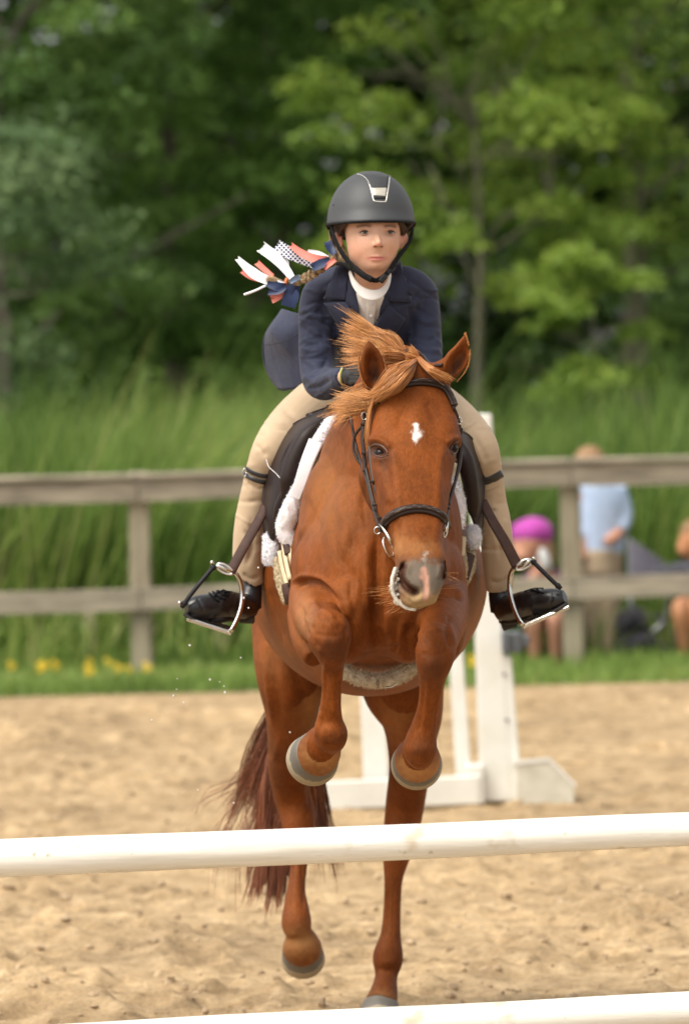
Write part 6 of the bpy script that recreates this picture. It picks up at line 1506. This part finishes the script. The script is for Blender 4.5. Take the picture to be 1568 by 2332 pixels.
def ribbon(pts, widths, m, notch=True, tilt=0, th=.0012):
    n = 26; C = px_path(pts, n); w = np.interp(np.linspace(0, 1, n), np.linspace(0, 1, len(widths)), widths) * mpx(12); t = nrm(np.gradient(C, axis=0)); s = nrm(np.cross(t, [0, -1.0, 0])); s = s + np.array([0, 1, 0]) * (tilt + .35 * np.sin(np.linspace(0, 3, n)))[:, None]
    K = 5; V = []
    for o_ in (0, th):
        for i in range(n):
            for j in range(K):
                u = j / (K - 1) - .5; e = C[i] + s[i] * w[i] * u
                if notch and i == n - 1: e = e - t[i] * (.5 - abs(u)) * 2 * w[i] * .55
                V.append(e + np.array([0, o_ + .002 * (1 - 4 * u * u), 0]))
    f = []; o = n * K
    for i in range(n - 1):
        for j in range(K - 1): a = i * K + j; f += [(a, a + 1, a + K + 1, a + K), (o + a, o + a + K, o + a + K + 1, o + a + 1)]
    one('ribbon', (V, f), m, rider)
ribbon([(668, 638, 12.0), (650, 612, 12.01), (625, 585, 12.02), (592, 560, 12.03)], [14, 20, 26, 27], M_RW)
ribbon([(650, 648, 11.99), (610, 638, 12.0), (575, 620, 12.01), (538, 586, 12.02)], [10, 20, 24, 11], M_RW)
ribbon([(640, 640, 12.01), (600, 638, 12.02), (570, 630, 12.03), (548, 616, 12.04)], [8, 12, 12, 9], M_RC)
ribbon([(622, 628, 12.01), (605, 616, 12.02), (583, 596, 12.03)], [8, 13, 14], M_RC)
ribbon([(720, 606, 12.02), (690, 590, 12.03), (655, 574, 12.03), (625, 556, 12.04)], [16, 24, 28, 30], M_RL)
ribbon([(745, 590, 12.0), (715, 588, 12.0), (685, 575, 12.01), (660, 556, 12.02)], [14, 20, 17, 12], M_RC)
ribbon([(746, 588, 12.01), (725, 578, 12.015), (700, 572, 12.02)], [12, 14, 10], M_RW, notch=False); ribbon([(655, 610, 12.03), (653, 595, 12.03), (645, 582, 12.03), (634, 570, 12.03)], [6, 8, 8, 5], M_RW, notch=False)
ribbon([(762, 578, 12.0), (752, 565, 12.01), (746, 549, 12.02)], [14, 18, 20], M_RN, notch=False); ribbon([(750, 590, 11.99), (730, 600, 11.99), (708, 610, 11.99)], [12, 22, 18], M_RN)
ribbon([(762, 590, 11.985), (750, 600, 11.985), (738, 612, 11.99)], [12, 12, 8], M_RC, notch=False)
ribbon([(652, 650, 11.99), (630, 652, 11.985), (606, 645, 11.99)], [10, 22, 12], M_RN); ribbon([(650, 652, 11.98), (634, 662, 11.98), (608, 667, 11.99)], [12, 16, 10], M_RN); ribbon([(655, 652, 11.985), (662, 672, 11.98), (655, 698, 11.985)], [18, 38, 32], M_RN, notch=False)
ribbon([(648, 664, 11.995), (632, 675, 12.0), (616, 682, 12.0)], [12, 18, 20], M_RC); ribbon([(660, 642, 11.99), (672, 634, 11.99), (682, 630, 12.0)], [10, 14, 12], simple('pale_blue_ribbon', (.22, .32, .48), rough=.5), notch=False); ribbon([(655, 650, 11.975), (668, 660, 11.975), (682, 662, 11.98)], [14, 20, 22], M_RN, notch=False)
one('ribbon', tube_vf(px_path([(605, 650, 11.99), (580, 662, 11.99), (555, 671, 11.99)], 8), .0032, 8), M_RW, rider)

# ================================================================== SPECTATORS behind the fence
def person_mesh(name_parts, voxel, m, parent, oname):
    global HB
    HB = MB()
    for p in name_parts:
        if p[0] == 'E': E(*p[1:])
        else: T(p[1], 14)
    co, f = remesh(HB, voxel, 3); return make(oname, co, f, m, parent)
def plain_skin(name, c1, c2):
    return simple(name, c1, c2, rough=.55, scale=12)
M_SK2 = plain_skin('spectator_skin', (.60, .30, .20), (.50, .24, .15))
M_SK3 = plain_skin('tanned_skin', (.58, .27, .13), (.48, .21, .10))
M_BLUE = cloth('pale_blue_shirt', (.46, .56, .74), (.36, .47, .66)); M_KHAKI = cloth('khaki_trousers', (.42, .32, .22), (.36, .27, .18))
M_GREYC = cloth('grey_sweater', (.075, .075, .095), (.055, .055, .07)); M_MAG = cloth('magenta_cap', (.46, .07, .38), (.38, .05, .31)); M_PURP = cloth('plum_shirt', (.10, .03, .09), (.07, .02, .06))
M_BLKF = cloth('black_canvas', (.018, .018, .022), (.012, .012, .015)); M_HAIRS = simple('light_brown_hair', (.30, .17, .08), (.20, .11, .05), rough=.7, scale=30); M_ALU = simple('chair_tube', (.35, .35, .36), rough=.4, metal=.8, bstr=0)
M_GREYF = cloth('grey_chair_fabric', (.10, .09, .115), (.075, .07, .09))
D2 = 27.75
def pix_ball(px, py, d, rx, ry, rd): return ('E', px, py, d, rx, ry, rd)
def nose_face(parent, px, py, d, s, skin, look=-1):
    k = MB(); k.add(*ball_vf(P(px + look * 32 * s, py + 4 * s, d - .02), (.014 * s, .016 * s, .018 * s), 8, 6)); return k
# standing man in a pale blue shirt, seen from behind
st = empty('person', (gx(1365, D2), D2, 0), 'standing spectator in pale blue shirt and khaki trousers beside the right fence post', 'person', 'spectators behind the fence')
person_mesh([pix_ball(1342, 1062, D2, 33, 42, .11), pix_ball(1342, 1085, D2 - .04, 24, 24, .09), ('T', [(1345, 1080, D2, 20), (1350, 1120, D2, 26)]), ('T', [(1350, 1115, D2, 44, .10), (1362, 1180, D2, 48, .12), (1365, 1260, D2, 42, .11)]),
             ('T', [(1320, 1120, D2, 18), (1312, 1175, D2, 16), (1318, 1225, D2 - .06, 13), (1322, 1262, D2 - .10, 12), (1325, 1275, D2 - .12, 13)]), ('T', [(1402, 1125, D2, 18), (1415, 1180, D2, 16), (1405, 1215, D2 - .1, 13), (1380, 1235, D2 - .2, 12)]),
             ('T', [(1345, 1255, D2, 30), (1352, 1360, D2, 24), (1362, 1470, D2, 16), (1364, 1520, D2, 12)]), ('T', [(1385, 1255, D2, 30), (1385, 1360, D2, 24), (1392, 1470, D2, 16), (1392, 1520, D2, 12)]), pix_ball(1362, 1527, D2 - .06, 14, 8, .12), pix_ball(1394, 1527, D2 - .06, 14, 8, .12), pix_ball(1312, 1062, D2, 4, 9, .02), pix_ball(1374, 1062, D2, 4, 9, .02)], .012, M_SK2, st, 'body')
person_mesh([pix_ball(1342, 1052, D2 + .0, 37, 38, .12)], .012, M_HAIRS, st, 'hair')
person_mesh([('T', [(1355, 1098, D2, 52, .10), (1368, 1150, D2, 56, .14), (1370, 1215, D2, 53, .14), (1368, 1262, D2, 50, .13)], ), ('T', [(1332, 1108, D2, 24), (1325, 1165, D2, 24), (1328, 1225, D2 - .05, 20)]), ('T', [(1400, 1110, D2, 26), (1416, 1170, D2, 24), (1408, 1210, D2 - .08, 20)])], .012, M_BLUE, st, 'shirt')
person_mesh([('T', [(1368, 1252, D2, 50, .14), (1366, 1310, D2, 50, .14)]), ('T', [(1345, 1300, D2, 31), (1348, 1380, D2, 28), (1362, 1500, D2, 23)]), ('T', [(1388, 1300, D2, 30), (1386, 1380, D2, 27), (1392, 1500, D2, 22)])], .012, M_KHAKI, st, 'trousers')
for x in (1362, 1394): person_mesh([pix_ball(x, 1527, D2 - .06, 17, 10, .14)], .012, M_BLKF, st, 'shoe')
# seated woman in a magenta cap drinking
D3 = 27.6
sp = empty('person', (gx(1225, D3), D3, 0), 'seated spectator in a bright magenta cap holding a white bottle to the mouth', 'person', 'spectators behind the fence')
person_mesh([pix_ball(1212, 1232, D3, 40, 50, .12), pix_ball(1196, 1262, D3 - .02, 26, 22, .08), pix_ball(1170, 1243, D3, 7, 9, .03), ('T', [(1222, 1270, D3, 22), (1230, 1300, D3, 26)]), ('T', [(1232, 1310, D3 + .05, 44, .12), (1240, 1370, D3 + .1, 44, .13), (1242, 1420, D3 + .1, 46, .14)]),
             ('T', [(1215, 1318, D3 - .05, 17), (1195, 1350, D3 - .15, 14), (1212, 1318, D3 - .25, 12), (1232, 1296, D3 - .2, 12)]), ('T', [(1262, 1312, D3, 17), (1272, 1345, D3 - .1, 15), (1252, 1312, D3 - .22, 13), (1240, 1292, D3 - .2, 12)]),
             ('T', [(1222, 1415, D3, 26), (1210, 1402, D3 - .25, 24), (1212, 1415, D3 - .36, 20), (1216, 1470, D3 - .33, 16), (1218, 1518, D3 - .3, 11)]), ('T', [(1262, 1415, D3, 26), (1262, 1402, D3 - .25, 24), (1264, 1415, D3 - .36, 20), (1264, 1470, D3 - .33, 16), (1265, 1518, D3 - .3, 11)]), pix_ball(1218, 1524, D3 - .38, 12, 7, .10), pix_ball(1266, 1524, D3 - .38, 12, 7, .10)], .011, M_SK2, sp, 'body')
person_mesh([pix_ball(1214, 1214, D3, 46, 37, .13), ('T', [(1200, 1216, D3, 22, .08), (1178, 1214, D3, 16, .07), (1163, 1213, D3, 5, .04)])], .010, M_MAG, sp, 'cap')
person_mesh([pix_ball(1245, 1262, D3 + .03, 20, 40, .06)], .011, simple('blond_spectator_hair', (.45, .31, .17), (.33, .22, .11), rough=.7, scale=30), sp, 'hair')
person_mesh([('T', [(1232, 1306, D3 + .05, 46, .13), (1240, 1370, D3 + .1, 48, .15), (1242, 1412, D3 + .1, 50, .16)]), ('T', [(1262, 1310, D3, 20), (1272, 1335, D3 - .06, 19)]), ('T', [(1215, 1316, D3 - .05, 20), (1202, 1338, D3 - .12, 18)])], .012, M_PURP, sp, 'shirt')
bt = MB(); bt.add(*tube_vf(GP((1246, 1300, D3 - .25), (1240, 1278, D3 - .25), (1236, 1262, D3 - .24), (1233, 1250, D3 - .22)), [.032, .033, .030, .014], 14)); o = bt.build('bottle', simple('white_bottle', (.75, .74, .72), rough=.4), origin=P(1240, 1278, D3 - .25)); tag(o, 'white drinks bottle held at the mouth of the spectator in the magenta cap', 'bottle')
def tubes(name, segs, r, m, parent):
    for s in segs: one(name, tube_vf(GP(*s), r, 8), m, parent)
def camp_chair(px, d, label, m, w=62, back_y=1300, seat_y=1425):
    c = empty('folding_chair', (gx(px, d), d, 0), label, 'folding chair', 'folding chairs behind the fence')
    one('seat', sheet_vf([[(px - w, seat_y, d - .25), (px + w, seat_y, d - .25)], [(px - w, seat_y + 8, d), (px + w, seat_y + 8, d)], [(px - w, seat_y, d + .2), (px + w, seat_y, d + .2)]], .012, n=8, m=8), m, c)
    one('backrest', sheet_vf([[(px - w, seat_y, d + .2), (px + w, seat_y, d + .2)], [(px - w, back_y, d + .3), (px + w, back_y, d + .3)]], .012, n=8, m=8), m, c)
    for a, b in (((px - w, seat_y, d - .25), (px + w, 1528, d + .15)), ((px + w, seat_y, d - .25), (px - w, 1528, d + .15)), ((px - w, 1528, d - .22), (px - w, seat_y - 50, d - .22)), ((px + w, 1528, d - .22), (px + w, seat_y - 50, d - .22)), ((px - w, 1528, d + .2), (px - w, back_y, d + .31)), ((px + w, 1528, d + .2), (px + w, back_y, d + .31))): one('leg', tube_vf(GP(a, b), .010, 8), M_ALU, c)
    for s in (-1, 1): one('armrest', sheet_vf([[(px + s * w - 8, seat_y - 50, d - .26), (px + s * w - 8, seat_y - 50, d + .22)], [(px + s * w + 8, seat_y - 50, d - .26), (px + s * w + 8, seat_y - 50, d + .22)]], .012, n=4, m=4), m, c)
camp_chair(1245, D3 + .15, 'black folding camp chair under the spectator in the magenta cap', M_BLKF, w=56, back_y=1345)
# seated person at the right edge
D4 = 27.7
s3 = empty('person', (gx(1575, D4), D4, 0), 'seated spectator in dark grey sweater reaching an arm out at the right edge', 'person', 'spectators behind the fence')
person_mesh([pix_ball(1580, 1228, D4, 34, 42, .11), pix_ball(1562, 1250, D4, 22, 22, .07), pix_ball(1547, 1238, D4, 6, 8, .03), ('T', [(1588, 1262, D4, 20), (1592, 1290, D4, 24)]), ('T', [(1592, 1295, D4, 42, .12), (1595, 1400, D4 + .05, 44, .13)]), ('T', [(1568, 1300, D4, 17), (1520, 1312, D4 - .05, 15), (1470, 1322, D4 - .1, 12), (1452, 1326, D4 - .12, 11)]),
             ('T', [(1585, 1395, D4, 26), (1560, 1382, D4 - .25, 24), (1548, 1390, D4 - .38, 21), (1556, 1450, D4 - .36, 17), (1560, 1520, D4 - .3, 12)]), ('T', [(1610, 1400, D4, 26), (1600, 1385, D4 - .25, 24), (1594, 1395, D4 - .38, 20), (1598, 1450, D4 - .35, 16), (1600, 1520, D4 - .3, 12)]), pix_ball(1560, 1524, D4 - .38, 12, 7, .10), pix_ball(1600, 1524, D4 - .38, 12, 7, .10)], .012, M_SK3, s3, 'body')
person_mesh([pix_ball(1584, 1214, D4 + .01, 38, 34, .12)], .012, M_HAIRS, s3, 'hair')
person_mesh([('T', [(1592, 1284, D4, 46, .13), (1595, 1400, D4 + .05, 48, .15)]), ('T', [(1575, 1298, D4, 26), (1530, 1306, D4 - .04, 22), (1480, 1318, D4 - .09, 19)])], .012, M_GREYC, s3, 'sweater')
camp_chair(1592, D4 + .15, 'folding camp chair at the right edge under the spectator in the grey sweater', M_BLKF, w=58, back_y=1330)
gc = empty('folding_chair', (gx(1470, 28.1), 28.1, 0), 'empty grey folding chair with a pointed backrest between the standing and the right spectators', 'folding chair', 'folding chairs behind the fence')
one('backrest', sheet_vf([[(1432, 1226, 28.25), (1434, 1340, 28.1)], [(1470, 1252, 28.2), (1474, 1340, 28.05)], [(1520, 1290, 28.2), (1520, 1345, 28.05)]], .014, n=10, m=8), M_GREYF, gc)
one('seat', sheet_vf([[(1432, 1400, 28.1), (1522, 1404, 28.1)], [(1432, 1404, 27.75), (1522, 1408, 27.75)]], .014, n=8, m=8), M_GREYF, gc)
for a, b in (((1432, 1226, 28.25), (1440, 1522, 28.0)), ((1520, 1290, 28.2), (1516, 1522, 28.0)), ((1436, 1404, 27.75), (1510, 1524, 28.1)), ((1518, 1404, 27.75), (1440, 1524, 28.1))): one('leg', tube_vf(GP(a, b), .012, 8), M_ALU, gc)
bag = empty('bag', (gx(1440, 27.5), 27.5, 0), 'black duffel bag stuffed full on the grass behind the fence', 'bag')
person_mesh([pix_ball(1440, 1420, 27.55, 40, 40, .16), pix_ball(1455, 1475, 27.5, 56, 40, .18), pix_ball(1500, 1490, 27.5, 30, 26, .15), pix_ball(1425, 1485, 27.5, 34, 32, .15)], .012, M_BLKF, bag, 'body'); tubes('strap', [[(1412, 1440, 27.36), (1440, 1385, 27.36), (1478, 1440, 27.34)], [(1425, 1480, 27.32), (1460, 1450, 27.3), (1500, 1470, 27.34)]], .010, M_GREYF, bag)
tb = MB(); tb.add(*tube_vf(GP((1478, 1448, 27.25), (1512, 1416, 27.25)), .016, 10)); tag(tb.build('umbrella', M_ALU, origin=P(1495, 1430, 27.25)), 'short silver folded umbrella leaning on the black bag', 'umbrella')

# ---- spray thrown up by the hooves and mouth
dr = MB(); rd_ = np.random.default_rng(3)
for x, y in [(403, 1546), (510, 1563), (512, 1577), (432, 1470), (402, 1570), (418, 1600), (345, 1640), (500, 1553), (395, 1585), (450, 1799), (532, 1829), (660, 1668), (566, 1385), (588, 1293), (555, 1362), (843, 1466), (548, 1498), (478, 1548), (872, 1402), (884, 1392), (868, 1395), (862, 1410), (855, 1420), (935, 1398), (948, 1400)]:
    d_ = 11.9 if y < 1500 else 12.3
    dr.add(*ball_vf(P(x, y, d_), rd_.uniform(.0014, .0034), 8, 6))
tag(dr.build('droplets', simple('foam_white', (.82, .82, .80), rough=.15)), 'tiny white flecks of foam flying off around the horse', 'droplets', kind='stuff')
